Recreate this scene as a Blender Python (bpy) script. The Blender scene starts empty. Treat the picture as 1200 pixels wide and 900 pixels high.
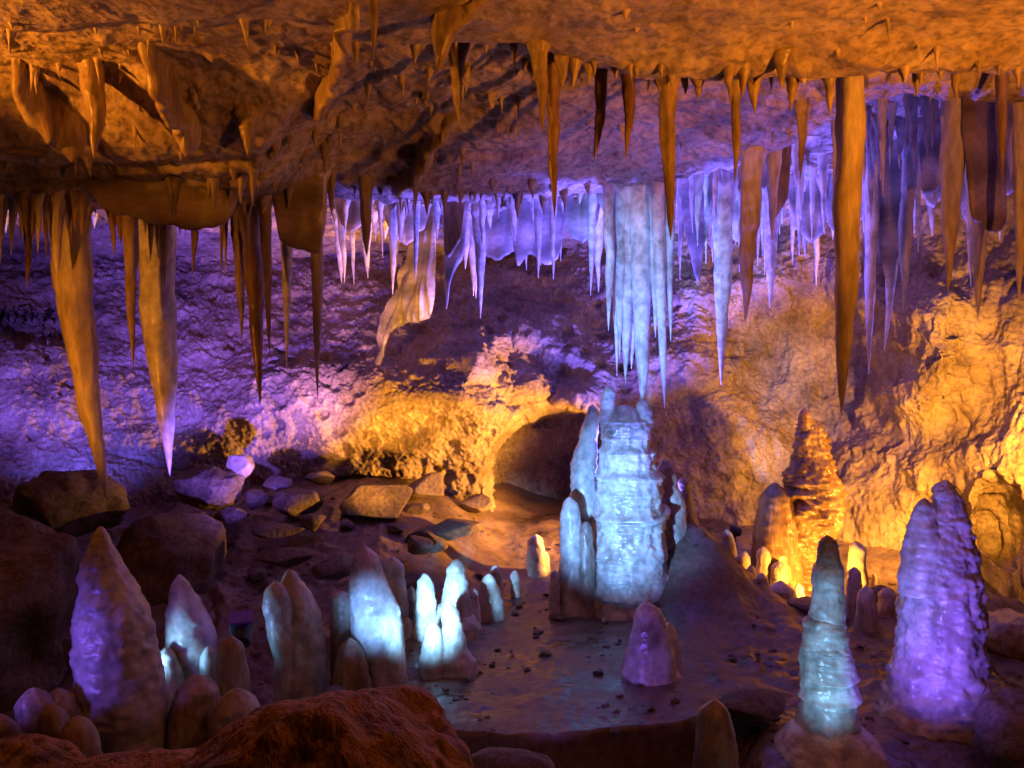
import bpy, bmesh, math, random
import numpy as np
from mathutils import Vector

random.seed(7)
sc = bpy.context.scene
COL = sc.collection

# ------------------------------------------------------------------ camera
CAMZ, F = 1.5, 960.0          # eye height; focal length in pixels of a 1200 px wide frame
cam = bpy.data.cameras.new('camera')
cam.sensor_width = 36.0
cam.lens = 36.0 * F / 1200.0
cam.clip_start, cam.clip_end = 0.05, 200.0
cam_o = bpy.data.objects.new('camera', cam)
cam_o.location = (0, 0, CAMZ)
cam_o.rotation_euler = (math.radians(90), 0, 0)
COL.objects.link(cam_o)
sc.camera = cam_o

# ------------------------------------------------------------------ world: no daylight reaches the cave
w = bpy.data.worlds.new('World')
sc.world = w
w.use_nodes = True
bg = w.node_tree.nodes['Background']
bg.inputs[0].default_value = (0.10, 0.06, 0.08, 1)
bg.inputs[1].default_value = 0.05

sc.view_settings.view_transform = 'Standard'
sc.view_settings.look = 'None'
sc.view_settings.exposure = 0.0
sc.view_settings.gamma = 1.0
sc.render.engine = 'CYCLES'
sc.cycles.use_denoising = True
sc.cycles.max_bounces = 5
sc.cycles.diffuse_bounces = 2
sc.cycles.glossy_bounces = 2
sc.cycles.sample_clamp_indirect = 4.0
sc.cycles.caustics_reflective = False
sc.cycles.caustics_refractive = False

# ------------------------------------------------------------------ lamps of the show cave: (position, target, colour, watts, cone degrees, blend)
ORANGE, AMBER = (1.0, 0.30, 0.02), (1.0, 0.41, 0.045)
VIOLET, BLUE, CYAN, CYAN2 = (0.21, 0.105, 1.0), (0.115, 0.10, 1.0), (0.18, 0.41, 1.0), (0.24, 0.56, 1.0)
LAMPS = []
def P(px, py, d):
    """point seen at a pixel of the 1200x900 photograph, d metres in front of the camera"""
    return np.array([(px - 600) / F * d, d, CAMZ - (py - 450) / F * d])

def lamp_spec(label, loc, tgt, col, watts, cone, blend=0.6, r=0.04, size=1.0):
    LAMPS.append(dict(label=label, loc=tuple(loc), tgt=tuple(tgt), col=col, w=watts, cone=cone, blend=blend, r=r, size=size))

# warm floods by the visitors' path, raking the ceiling
lamp_spec('warm amber flood lamp beside the path raking the ceiling from the left', (-2.9, 2.55, 2.46), (-1.2, 3.3, 3.60), ORANGE, 250, 96, .9)
lamp_spec('warm amber spot lamp low beside the path aimed at the left stalactites', (-2.9, 2.3, 1.1), P(140, 395, 4.7), ORANGE, 170, 40, .8)
lamp_spec('warm amber spot lamp low beside the path aimed at the right stalactites', (2.5, 1.4, 0.95), P(1075, 230, 4.0), ORANGE, 120, 54, .9)
lamp_spec('warm amber flood lamp beside the path lighting the ceiling from the right', (2.1, 1.1, 1.60), (1.2, 2.2, 3.15), ORANGE, 420, 94, .9)
# violet floods at the back under the fringe
lamp_spec('violet flood lamp behind the tall pale stalagmite', P(735, 640, 5.8), P(735, 150, 6.1), BLUE, 1800, 102, .6)
lamp_spec('violet flood lamp behind the brown stalagmite', P(945, 570, 6.1), P(950, 190, 6.2), BLUE, 1500, 104, .6)
lamp_spec('violet flood lamp behind the heads of the broad stalagmite', P(1090, 612, 5.5), P(1100, 120, 4.9), BLUE, 520, 76, .7)
lamp_spec('violet flood lamp behind the largest angular block', P(455, 592, 6.2), P(500, 190, 6.0), BLUE, 260, 88, .8)
lamp_spec('violet flood lamp at the foot of the left wall', P(85, 590, 5.65), P(120, 400, 6.9), BLUE, 50, 110, .8)
lamp_spec('violet flood lamp off to the left by the wall', (-3.7, 4.3, 1.35), P(130, 390, 7.1), VIOLET, 420, 62, .9)
lamp_spec('violet flood lamp behind the deep violet stalagmite', P(764, 752, 4.5), P(775, 185, 5.35), BLUE, 210, 66, .9)
# amber floods on the far wall
lamp_spec('amber flood lamp behind the flowstone mound', (1.60, 6.10, .42), (-0.7, 6.95, .88), AMBER, 1150, 78, .8)
lamp_spec('amber spot lamp behind the spotlit pillar', P(430, 652, 4.95), P(450, 440, 6.8), AMBER, 520, 56, 1.0)
lamp_spec('amber flood lamp behind the broad violet stalagmite', P(1118, 640, 5.5), P(930, 590, 6.7), AMBER, 130, 120, .7)
lamp_spec('amber flood lamp among the small stalagmites', P(968, 692, 5.35), P(960, 600, 6.6), AMBER, 52, 160, .3)
lamp_spec('amber flood lamp off to the right by the wall', P(1245, 560, 4.5), P(1100, 490, 6.0), AMBER, 430, 96, .8)
# pale blue spots on the stalagmites
lamp_spec('pale blue narrow spot lamp behind the orange boulder', P(395, 845, 2.75), P(436, 716, 4.05), CYAN, 190, 17, 1.0, .06)
lamp_spec('pale blue spot lamp behind the orange boulder', P(395, 818, 2.62), P(522, 702, 4.8), CYAN2, 1250, 16, 1.0, .06)
lamp_spec('pale blue spot lamp aimed at the tall stalagmite', P(440, 850, 2.8), P(745, 585, 5.4), CYAN, 1000, 27, 1.0)
lamp_spec('pale blue spot lamp aimed at the bright stalactite cluster', P(455, 855, 2.8), P(738, 360, 5.45), CYAN, 900, 24, .8)
lamp_spec('violet spot lamp under the edge of the flat shelf', P(560, 900, 3.1), P(765, 740, 4.3), VIOLET, 40, 30, .9)
lamp_spec('pale blue spot lamp at the foot of the tiered stalagmite', P(950, 985, 2.6), P(970, 750, 3.4), CYAN2, 34, 44, .8)
lamp_spec('violet spot lamp at the foot of the broad stalagmite', P(1030, 945, 2.7), P(1108, 700, 3.7), VIOLET, 95, 50, .8)
lamp_spec('violet spot lamp left of the big pointed stalagmite', (-2.25, 2.5, .45), P(150, 740, 3.4), VIOLET, 22, 40, .9)
lamp_spec('pale blue spot lamp behind the big pointed stalagmite', P(140, 800, 3.65), P(330, 690, 4.2), CYAN2, 11, 60, .9)
lamp_spec('black flood lamp with violet light painted on its lid beside the double headed stalagmite', P(283, 732, 3.9), P(290, 372, 7.2), VIOLET, 1500, 44, 1.0, size=1.3)

# ------------------------------------------------------------------ noise (vectorised)
_rng = np.random.RandomState(11)
_perm = np.concatenate([_rng.permutation(256)] * 3).astype(np.int32)
_g = _rng.normal(size=(256, 3)); _g /= np.linalg.norm(_g, axis=1)[:, None]
_g = _g.astype(np.float32)
def perlin(p):
    p = np.asarray(p, np.float32)
    i = np.floor(p).astype(np.int32); f = p - i; i &= 255
    u = f * f * f * (f * (f * 6 - 15) + 10)
    out = 0
    for dx in (0, 1):
        wx = u[:, 0] if dx else 1 - u[:, 0]
        a = _perm[i[:, 0] + dx]
        for dy in (0, 1):
            wy = u[:, 1] if dy else 1 - u[:, 1]
            b = _perm[a + ((i[:, 1] + dy) & 255)]
            for dz in (0, 1):
                wz = u[:, 2] if dz else 1 - u[:, 2]
                g = _g[_perm[b + ((i[:, 2] + dz) & 255)]]
                out = out + wx * wy * wz * (g[:, 0] * (f[:, 0] - dx) + g[:, 1] * (f[:, 1] - dy) + g[:, 2] * (f[:, 2] - dz))
    return out * 1.5
def fbm(p, sc_=1.0, octv=4, seed=0.0, gain=.5, lac=2.03, ridge=False):
    p = np.asarray(p, np.float32) * sc_ + np.float32(seed * 17.31 + 100)
    a, s, out = 1.0, 0.0, 0
    for _ in range(octv):
        n = perlin(p)
        if ridge: n = 1 - 2 * np.abs(n)
        out = out + a * n; s += a; a *= gain; p = p * lac + 3.7
    return out / s
def billow(p, sc_, octv=3, seed=0.0):
    """rounded cauliflower lumps"""
    return -fbm(p, sc_, octv, seed, ridge=True)
def sstep(a, b, t):
    t = np.clip((t - a) / (b - a), 0, 1); return t * t * (3 - 2 * t)
def worley(p, sc_, seed=0):
    p = np.asarray(p, np.float32) * sc_ + np.float32(seed * 7.7 + 50)
    c = np.floor(p).astype(np.int32)
    best = np.full(len(p), 9.0, np.float32)
    for dx in (-1, 0, 1):
        for dy in (-1, 0, 1):
            for dz in (-1, 0, 1):
                q = c + np.array([dx, dy, dz], np.int32)
                h = _perm[_perm[_perm[q[:, 0] & 255] + (q[:, 1] & 255)] + (q[:, 2] & 255)]
                fp = q + (_g[h] * .45 + .5)
                best = np.minimum(best, ((fp - p) ** 2).sum(1))
    return np.sqrt(best)

# ------------------------------------------------------------------ mesh helpers
def mesh_from(name, V, Fq, smooth=True):
    me = bpy.data.meshes.new(name)
    V = np.asarray(V, np.float32); Fq = np.asarray(Fq, np.int32)
    n = Fq.shape[1]
    me.vertices.add(len(V)); me.vertices.foreach_set('co', V.ravel())
    me.loops.add(Fq.size); me.loops.foreach_set('vertex_index', Fq.ravel())
    me.polygons.add(len(Fq))
    me.polygons.foreach_set('loop_start', np.arange(0, Fq.size, n, dtype=np.int32))
    me.polygons.foreach_set('loop_total', np.full(len(Fq), n, np.int32))
    me.polygons.foreach_set('use_smooth', np.full(len(Fq), smooth, bool))
    me.update(); me.validate()
    return me
def grid_faces(nr, nc, wrap=False):
    r = np.arange(nr - 1)[:, None]; c = np.arange(nc if wrap else nc - 1)[None]
    c2 = (c + 1) % nc
    return np.stack([r * nc + c, r * nc + c2, (r + 1) * nc + c2, (r + 1) * nc + c], -1).reshape(-1, 4)
def link(name, me, mat, parent=None, origin=None):
    o = bpy.data.objects.new(name, me)
    if mat is not None: me.materials.append(mat) if not me.materials else None
    COL.objects.link(o)
    WORLD[o.name] = np.zeros(3) if origin is None else np.asarray(origin, float)
    if origin is not None:
        n = len(me.vertices); co = np.empty(n * 3, np.float32); me.vertices.foreach_get('co', co)
        co = co.reshape(-1, 3) - np.asarray(origin, np.float32)
        me.vertices.foreach_set('co', co.ravel()); me.update()
        o.location = tuple(float(v) for v in origin)
    if parent is not None:
        o.parent = parent
        o.location = Vector(o.location) - Vector(WORLD[parent.name].tolist())
    return o
WORLD = {}
def tag(o, label, cat, group=None):
    o['label'] = label; o['category'] = cat
    if group: o['group'] = group
    return o
def empty(name, loc):
    o = bpy.data.objects.new(name, None); COL.objects.link(o)
    o.empty_display_size = .05
    o.location = tuple(float(v) for v in loc); WORLD[o.name] = np.asarray(loc, float); return o
def normals_of(G):
    du = np.gradient(G, axis=1); dv = np.gradient(G, axis=0)
    n = np.cross(du, dv); return n / (np.linalg.norm(n, axis=-1, keepdims=True) + 1e-9)

# ------------------------------------------------------------------ materials
USE_SSS = True
def mat_rock(name, c1, c2, c3, scale=3.0, rough=.75, bump=.35, bscale=40.0, sss=0.0, streak=(1, 1, 1), coat=0.0, dist=.012, speck=0.0, rvar=1.0):
    m = bpy.data.materials.new(name); m.use_nodes = True
    nt = m.node_tree; N = nt.nodes; L = nt.links
    b = N['Principled BSDF']
    tc = N.new('ShaderNodeNewGeometry')
    mp = N.new('ShaderNodeMapping'); mp.inputs['Scale'].default_value = streak
    L.new(tc.outputs['Position'], mp.inputs['Vector'])
    n1 = N.new('ShaderNodeTexNoise'); n1.inputs['Scale'].default_value = scale; n1.inputs['Detail'].default_value = 4; n1.inputs['Roughness'].default_value = .62
    L.new(mp.outputs[0], n1.inputs['Vector'])
    r = N.new('ShaderNodeValToRGB'); L.new(n1.outputs['Fac'], r.inputs['Fac'])
    e = r.color_ramp.elements
    e[0].position, e[0].color = .30, (*c1, 1)
    e[1].position, e[1].color = .68, (*c3, 1)
    k = e.new(.5); k.color = (*c2, 1)
    r3 = N.new('ShaderNodeMapRange'); r3.inputs[1].default_value = .3 + .05 * speck; r3.inputs[2].default_value = .7 - .2 * speck; r3.inputs[3].default_value = .72 - .3 * speck; r3.inputs[4].default_value = 1.12
    mx = N.new('ShaderNodeMix'); mx.data_type = 'RGBA'; mx.blend_type = 'MULTIPLY'; mx.inputs[0].default_value = 1
    L.new(r.outputs[0], mx.inputs[6]); L.new(r3.outputs[0], mx.inputs[7])
    L.new(mx.outputs[2], b.inputs['Base Color'])
    n2 = N.new('ShaderNodeTexNoise'); n2.inputs['Scale'].default_value = bscale; n2.inputs['Detail'].default_value = 3; n2.inputs['Roughness'].default_value = .6
    L.new(mp.outputs[0], n2.inputs['Vector'])
    L.new(n2.outputs['Fac'], r3.inputs[0])
    bp = N.new('ShaderNodeBump'); bp.inputs['Strength'].default_value = bump; bp.inputs['Distance'].default_value = dist
    L.new(n2.outputs['Fac'], bp.inputs['Height']); L.new(bp.outputs[0], b.inputs['Normal'])
    rr = N.new('ShaderNodeMapRange'); rr.inputs[1].default_value = .3; rr.inputs[2].default_value = .7
    rr.inputs[3].default_value = max(.05, rough - .15 * rvar); rr.inputs[4].default_value = min(1, rough + .12 * rvar)
    L.new(n1.outputs['Fac'], rr.inputs[0]); L.new(rr.outputs[0], b.inputs['Roughness'])
    if sss and USE_SSS:
        b.inputs['Subsurface Weight'].default_value = sss
        b.inputs['Subsurface Radius'].default_value = (1.0, .7, .5)
        b.inputs['Subsurface Scale'].default_value = .02
    if coat:
        b.inputs['Coat Weight'].default_value = coat; b.inputs['Coat Roughness'].default_value = .25
    return m
M = {}
M['wall'] = mat_rock('wall_rock', (.13, .09, .065), (.31, .23, .17), (.46, .37, .29), 2.6, .75, .6, 30, dist=.03, speck=.35)
M['ceiling'] = mat_rock('ceiling_rock', (.17, .115, .08), (.40, .30, .215), (.52, .41, .31), 3.4, .62, .6, 26, streak=(1, 1, 1), dist=.018, speck=.7)
M['floor'] = mat_rock('floor_mud', (.10, .065, .05), (.17, .115, .085), (.27, .19, .145), 2.6, .45, .45, 26, speck=.3, rvar=2.2)
M['boulder'] = mat_rock('boulder_rock', (.07, .048, .036), (.145, .10, .075), (.23, .175, .135), 3.0, .75, .6, 34, dist=.02, speck=.6)
M['clay'] = mat_rock('clay_rock', (.20, .10, .05), (.36, .20, .10), (.48, .30, .17), 5.0, .7, .8, 20, streak=(1.2, 1.2, .5), dist=.05, speck=1.0)
M['white'] = mat_rock('white_calcite', (.40, .33, .27), (.70, .66, .60), (.84, .81, .76), 5.0, .40, .35, 18, sss=.3, streak=(1, 1, .8), coat=.22, dist=.012, speck=.4)
M['cream'] = mat_rock('cream_calcite', (.40, .30, .20), (.62, .51, .39), (.76, .67, .55), 5.0, .52, .4, 30, streak=(1.3, 1.3, .3), coat=.06, dist=.01, speck=.3)
M['tan'] = mat_rock('tan_calcite', (.17, .11, .07), (.33, .235, .155), (.50, .39, .29), 7.0, .52, .45, 30, streak=(1.3, 1.3, .35), coat=.08, dist=.012, speck=.4)
M['brown'] = mat_rock('brown_calcite', (.14, .075, .045), (.28, .165, .095), (.42, .28, .18), 5.0, .36, .5, 28, streak=(1.4, 1.4, .35), coat=.3, dist=.012, speck=.4)
M['flow'] = mat_rock('flowstone', (.22, .17, .13), (.42, .34, .27), (.58, .50, .41), 4.0, .45, .5, 34, streak=(1.2, 1.2, .5), coat=.2, dist=.012, speck=.4)
def mat_banded(name, c1, c2):
    m = mat_rock(name, c1, c2, c2, 4.0, .45, .2, 30, streak=(.5, .5, 1), coat=.15, dist=.006)
    N = m.node_tree.nodes; L = m.node_tree.links; b = N['Principled BSDF']
    src = b.inputs['Base Color'].links[0].from_socket
    wv = N.new('ShaderNodeTexWave'); wv.bands_direction = 'Z'; wv.inputs['Scale'].default_value = 1.1; wv.inputs['Distortion'].default_value = 3.5; wv.inputs['Detail'].default_value = 2
    g = N.new('ShaderNodeNewGeometry'); L.new(g.outputs['Position'], wv.inputs['Vector'])
    r = N.new('ShaderNodeMapRange'); r.inputs[3].default_value = .55; r.inputs[4].default_value = 1.1; L.new(wv.outputs['Fac'], r.inputs[0])
    mx = N.new('ShaderNodeMix'); mx.data_type = 'RGBA'; mx.blend_type = 'MULTIPLY'; mx.inputs[0].default_value = 1
    L.new(src, mx.inputs[6]); L.new(r.outputs[0], mx.inputs[7]); L.new(mx.outputs[2], b.inputs['Base Color'])
    tr = N.new('ShaderNodeBsdfTranslucent'); L.new(mx.outputs[2], tr.inputs['Color'])
    ms = N.new('ShaderNodeMixShader'); ms.inputs[0].default_value = .35
    L.new(b.outputs[0], ms.inputs[1]); L.new(tr.outputs[0], ms.inputs[2]); L.new(ms.outputs[0], N['Material Output'].inputs['Surface'])
    return m
M['banded'] = mat_banded('banded_calcite', (.42, .29, .18), (.60, .45, .31))
M['curtain'] = mat_banded('pale_curtain_calcite', (.52, .42, .34), (.74, .66, .58))
def mat_plain(name, col, rough=.5, metal=0.0, emit=None, es=0.0):
    m = bpy.data.materials.new(name); m.use_nodes = True
    N = m.node_tree.nodes; b = N['Principled BSDF']
    n = N.new('ShaderNodeTexNoise'); n.inputs['Scale'].default_value = 60
    r = N.new('ShaderNodeMapRange'); r.inputs[3].default_value = rough - .1; r.inputs[4].default_value = rough + .15
    m.node_tree.links.new(n.outputs['Fac'], r.inputs[0]); m.node_tree.links.new(r.outputs[0], b.inputs['Roughness'])
    b.inputs['Base Color'].default_value = (*col, 1); b.inputs['Metallic'].default_value = metal
    if emit:
        b.inputs['Emission Color'].default_value = (*emit, 1); b.inputs['Emission Strength'].default_value = es
    return m
M['metal'] = mat_plain('lamp_housing_paint', (.03, .03, .035), .45)

# ------------------------------------------------------------------ cave shell: ceiling and floor as height functions
def ceil_z(x, y):
    x = np.atleast_1d(np.asarray(x, float)); y = np.atleast_1d(np.asarray(y, float))
    q = np.stack([x, y, np.zeros_like(x)], -1)
    wob = fbm(q, .9, 3, 1)
    wob2 = fbm(q, 3.5, 3, 2)
    yy = y + .14 * wob + .06 * wob2
    u = 600 + F * x / np.maximum(y, 1.2) + 40 * wob
    wL = 1 - sstep(300, 430, u); wR = sstep(560, 760, u); wM = 1 - wL - wR
    # left: low ledge with strata, its lip carrying the stalactite fringe
    hl = 1.27 + .11 * sstep(2.85, 3.1, yy) - .27 * sstep(3.5, 4.0, yy) - .04 * sstep(4.08, 4.11, yy) - .04 * sstep(4.24, 4.27, yy) + .42 * sstep(4.75, 5.1, yy) - .14 * sstep(5.3, 8, yy)
    # middle
    hm = 1.26 + .14 * sstep(2.95, 3.25, yy) - .07 * sstep(4.15, 4.3, yy) - .05 * sstep(4.62, 4.68, yy) - .03 * sstep(5.0, 5.06, yy) + .26 * sstep(5.5, 5.9, yy) - .1 * sstep(6, 8, yy)
    # right: slab edge near the camera, a second slanting edge behind it
    e2 = 3.95 + (1000 - np.clip(u, 500, 1030)) * .0060
    lip = np.exp(-((yy - 3.12) / .13) ** 2)
    hr = 1.25 - (.05 + .05 * wob2) * lip + .27 * sstep(3.2, 3.42, yy) - .19 * sstep(3.5, e2 - .05, yy) + .27 * sstep(e2, e2 + .3, yy) - .16 * sstep(e2 + .4, 8.2, yy)
    h = hl * wL + hm * wM + hr * wR
    far = sstep(2.6, 4.0, y)
    h = h + .035 * fbm(q, 2.2, 3, 3) + (.012 + .024 * far) * (1 - .45 * wL) * billow(q, 6.0, 4, 4) + .012 * fbm(q, 11, 5, 5, gain=.65) * (.3 + far)
    # weathered lumps along the edges
    h = h - .03 * far * np.maximum(0, fbm(q, 9, 2, 6)) 
    # the roof comes down to close the cave at the sides and behind the visitor
    h = h - 1.2 * sstep(4.2, 7.5, np.abs(x)) * (1 - sstep(4, 7, y)) - 3.2 * sstep(-1.0, -3.2, y)
    return CAMZ + h

def floor_z(x, y):
    x = np.atleast_1d(np.asarray(x, float)); y = np.atleast_1d(np.asarray(y, float))
    q = np.stack([x, y, np.zeros_like(x)], -1)
    wob = fbm(q, 1.1, 3, 8)
    u = 600 + F * x / np.maximum(y, 1.2) + 25 * wob
    z = .30 * sstep(5.3, 7.2, y)                                             # shelf climbing to the wall
    left = 1 - sstep(400, 540, u - (y - 4.5) * 30)
    z = z + left * .33 * np.clip(y - 4.55 + .12 * wob, 0, 1.3)                 # rubble slope on the left
    # front break of the flat shelf
    edge = 3.52 + .10 * wob + .0009 * np.abs(u - 620)
    mid = sstep(415, 450, u) * (1 - sstep(850, 900, u))
    z = z - mid * .28 * (1 - sstep(edge - .05, edge, y)) - .10 * mid * (1 - sstep(edge - .5, edge - .42, y))
    z = z - .12 * (1 - sstep(410, 440, u)) * (1 - sstep(4.2, 4.7, y))        # hollow left of the shelf
    z = z - .06 * sstep(860, 900, u) * (1 - sstep(4.0, 4.4, y))
    def bump(px, d, h, rx, ry):
        cx = (px - 600) / F * d
        return h * np.exp(-((x - cx) / rx) ** 2 - ((y - d) / ry) ** 2)
    z = z + bump(812, 5.6, .52, .38, .45) + bump(905, 5.2, .04, .35, .4)      # flowstone mound right of the tall stalagmite
    z = z + bump(515, 4.85, .10, .25, .28)                                    # pale mound under the small ones
    z = z + bump(975, 3.4, .10, .30, .25) + bump(1105, 3.8, .08, .35, .3)
    z = z + bump(985, 5.35, .05, .35, .3) + bump(1150, 5.0, .25, .4, .4)
    z = z + bump(210, 5.2, .08, .4, .4)
    rough = 1 - .65 * sstep(450, 520, u) * (1 - sstep(800, 860, u))
    z = z + rough * (.06 * fbm(q, 1.8, 3, 9) + .035 * billow(q, 5, 4, 10)) + .016 * fbm(q, 4, 4, 11) + .004 * fbm(q, 24, 3, 12)
    z = z + 1.6 * sstep(4.5, 7.5, np.abs(x)) * (1 - sstep(3.5, 6, y)) 
    return z

def fan(zf, yv, tv):
    nr, nc = len(yv), len(tv)
    Y = yv[:, None] * np.ones((1, nc)); X = Y * tv[None]
    return np.stack([X, Y, zf(X.ravel(), Y.ravel()).reshape(nr, nc)], -1)
TV = np.concatenate([np.linspace(-.86, -.66, 30)[:-1], np.linspace(-.66, .66, 760), np.linspace(.66, .86, 30)[1:]])
YC = np.concatenate([np.linspace(1.6, 2.4, 25)[:-1], np.geomspace(2.4, 6.5, 420), np.linspace(6.5, 9.5, 70)[1:]])
G = fan(ceil_z, YC, TV)
o = link('cave_ceiling', mesh_from('cave_ceiling', G.reshape(-1, 3), grid_faces(len(YC), len(TV))), M['ceiling']); o['kind'] = 'structure'
TF = np.concatenate([np.linspace(-.86, -.66, 20)[:-1], np.linspace(-.66, .66, 540), np.linspace(.66, .86, 20)[1:]])
YF = np.concatenate([np.linspace(1.6, 2.8, 25)[:-1], np.geomspace(2.8, 7.6, 330), np.linspace(7.6, 9.5, 10)[1:]])
G = fan(floor_z, YF, TF)
o = link('ground', mesh_from('ground', G.reshape(-1, 3), grid_faces(len(YF), len(TF))), M['floor']); o['kind'] = 'structure'
# the part of the cave around and behind the visitor, coarser
def near_sheets(zf, dz):
    X, Y = np.meshgrid(np.linspace(-8.5, 8.5, 170), np.linspace(-3.4, 9.0, 124))
    z = zf(X.ravel(), Y.ravel()).reshape(X.shape) + np.where((np.abs(X) < .84 * Y) & (Y > 1.65), dz, 0)
    return np.stack([X, Y, z], -1)
o = link('cave_ceiling', mesh_from('cave_ceiling_near', near_sheets(ceil_z, .30).reshape(-1, 3), grid_faces(124, 170)), M['ceiling']); o['kind'] = 'structure'
o = link('ground', mesh_from('ground_near', near_sheets(floor_z, -.30).reshape(-1, 3), grid_faces(124, 170)), M['floor']); o['kind'] = 'structure'

# ------------------------------------------------------------------ far wall
PXS = np.array([-500, -200, 0, 200, 400, 550, 640, 720, 850, 1000, 1100, 1200, 1400, 1700], float)
PYS = np.array([150, 290, 340, 400, 440, 480, 540, 600, 700, 860], float)
DEP = np.array([
    [8.4, 8.6, 8.6, 8.8, 8.9, 8.9, 8.9, 8.7, 8.2, 7.5, 6.9, 6.3, 5.3, 4.2],
    [7.6, 8.0, 8.1, 8.3, 8.6, 8.6, 8.5, 8.2, 7.6, 7.0, 6.5, 6.0, 5.0, 4.0],
    [7.0, 7.4, 7.6, 7.9, 8.1, 8.0, 8.1, 7.9, 7.3, 6.9, 6.4, 5.8, 4.9, 4.0],
    [6.4, 6.7, 7.0, 7.2, 7.3, 7.2, 7.4, 7.4, 7.2, 6.9, 6.3, 5.7, 4.8, 4.0],
    [6.0, 6.3, 6.6, 6.9, 6.9, 6.75, 7.0, 7.2, 7.1, 6.9, 6.3, 5.7, 4.8, 4.0],
    [5.7, 6.1, 6.4, 6.7, 6.8, 6.65, 6.95, 7.2, 7.2, 6.8, 6.3, 5.6, 4.8, 4.0],
    [5.4, 5.7, 6.1, 6.5, 6.9, 7.0, 7.2, 7.5, 7.3, 6.7, 6.2, 5.5, 4.7, 4.0],
    [5.2, 5.5, 5.9, 6.4, 7.0, 7.15, 7.3, 7.6, 7.3, 6.6, 6.2, 5.5, 4.7, 4.0],
    [5.2, 5.5, 5.9, 6.4, 7.0, 7.2, 7.4, 7.6, 7.3, 6.6, 6.2, 5.5, 4.7, 4.0],
    [5.2, 5.5, 5.9, 6.4, 7.0, 7.2, 7.4, 7.6, 7.3, 6.6, 6.2, 5.5, 4.7, 4.0]])
pu = np.concatenate([np.linspace(-500, -30, 60)[:-1], np.linspace(-30, 1230, 960), np.linspace(1230, 1700, 60)[1:]])
pv = np.concatenate([np.linspace(150, 270, 40)[:-1], np.linspace(270, 640, 320), np.linspace(640, 860, 40)[1:]])
nr, nc = len(pv), len(pu)
def smooth_interp(xk, Y, x):
    """Catmull-Rom through the control values along the last axis"""
    i = np.clip(np.searchsorted(xk, x) - 1, 0, len(xk) - 2)
    t = (x - xk[i]) / (xk[i + 1] - xk[i])
    i0 = np.maximum(i - 1, 0); i3 = np.minimum(i + 2, len(xk) - 1)
    h = xk[i + 1] - xk[i]
    m1 = (Y[..., i + 1] - Y[..., i0]) / (xk[i + 1] - xk[i0]) * h
    m2 = (Y[..., i3] - Y[..., i]) / (xk[i3] - xk[i]) * h
    t2, t3 = t * t, t * t * t
    return (2*t3 - 3*t2 + 1) * Y[..., i] + (t3 - 2*t2 + t) * m1 + (-2*t3 + 3*t2) * Y[..., i + 1] + (t3 - t2) * m2
D1 = smooth_interp(PXS, DEP, pu)                      # rows x nc
DD = smooth_interp(PYS, D1.T, pv).T                   # nr x nc
U, Vv = np.meshgrid(pu, pv)
# the dark alcove behind the tall stalagmite and hollows of the right wall
def hollow(px, py, rx, ry, depth, soft=.35):
    r = np.sqrt(((U - px) / rx) ** 2 + ((Vv - py) / ry) ** 2)
    return depth * (1 - sstep(1 - soft, 1 + soft, r))
wobU = fbm(np.stack([U, Vv, U * 0], -1).reshape(-1, 3), 1 / 60, 3, 21).reshape(U.shape)
U0, V0 = U, Vv
U = U + 22 * wobU; Vv = Vv + 18 * np.roll(wobU, 97, 1)
DD = DD + hollow(650, 565, 72, 88, 1.3, .13)
DD = DD + hollow(955, 440, 75, 95, .45, .5) + hollow(870, 400, 40, 60, .2, .5) + hollow(1175, 610, 30, 45, .35, .3)
DD = DD + hollow(620, 445, 55, 40, .35, .4) + hollow(40, 385, 70, 14, .4, .5) + hollow(470, 400, 30, 22, .15)
DD = DD - hollow(1075, 400, 55, 75, .45, .6) - hollow(860, 520, 60, 45, .25, .6) - hollow(1120, 560, 70, 50, .15, .7)
DD = DD - hollow(520, 450, 50, 60, .2, .7)
U, Vv = U0, V0
G = np.stack([(U - 600) / F * DD, DD, CAMZ - (Vv - 450) / F * DD], -1)
N_ = -normals_of(G)
pts = G.reshape(-1, 3)
if (N_[..., 1].mean() > 0): N_ = -N_
zz = pts[:, 2]; uu = U.ravel()
right = sstep(820, 1000, uu)
up = sstep(1.55, 2.1, zz)
q_st = pts * np.array([.55, .55, 1.9])
d = .16 * fbm(pts, 1.3, 3, 30)
crag = fbm(pts, 3.1, 5, 31, ridge=True, gain=.55)
d += (1 - right) * (.04 * crag + .05 * fbm(pts, 3.6, 4, 44) + (.012 + .03 * up) * fbm(q_st, 4.0, 5, 32, gain=.62))
d += right * (.07 * billow(pts * np.array([1.6, 1.6, .55]), 2.6, 4, 33) + .03 * fbm(pts * np.array([2.2, 2.2, .6]), 3.5, 4, 34))
wr = worley(pts + .06 * np.stack([fbm(pts, 5, 2, 36), fbm(pts, 5, 2, 37), fbm(pts, 5, 2, 38)], -1), 6.0, 1)
pit = sstep(.42, .12, wr) * sstep(-.1, .3, fbm(pts, 1.7, 2, 39))
d -= (1 - .6 * right) * .07 * pit
d += (1 - .45 * right) * (.05 * fbm(pts, 7, 5, 35, gain=.62) + .022 * billow(pts, 20, 3, 43))
calm = sstep(-.05, .30, fbm(pts, .9, 2, 47))
d = d - (1 - right) * calm * .6 * (.04 * crag)
joint = np.abs(fbm(pts * np.array([.25, .25, 1.0]), 2.4, 2, 48))
d -= .03 * sstep(.06, .0, joint) * (1 - right) * sstep(.0, .3, fbm(pts, 1.5, 2, 51))
run = fbm(pts * np.array([1, 1, .10]), 6.0, 3, 49, ridge=True)
d += right * .05 * run * sstep(.0, .3, fbm(pts, 1.1, 2, 50))
alc = hollow(655, 565, 62, 80, 1, .3).ravel()
d *= 1 - .6 * alc
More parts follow.
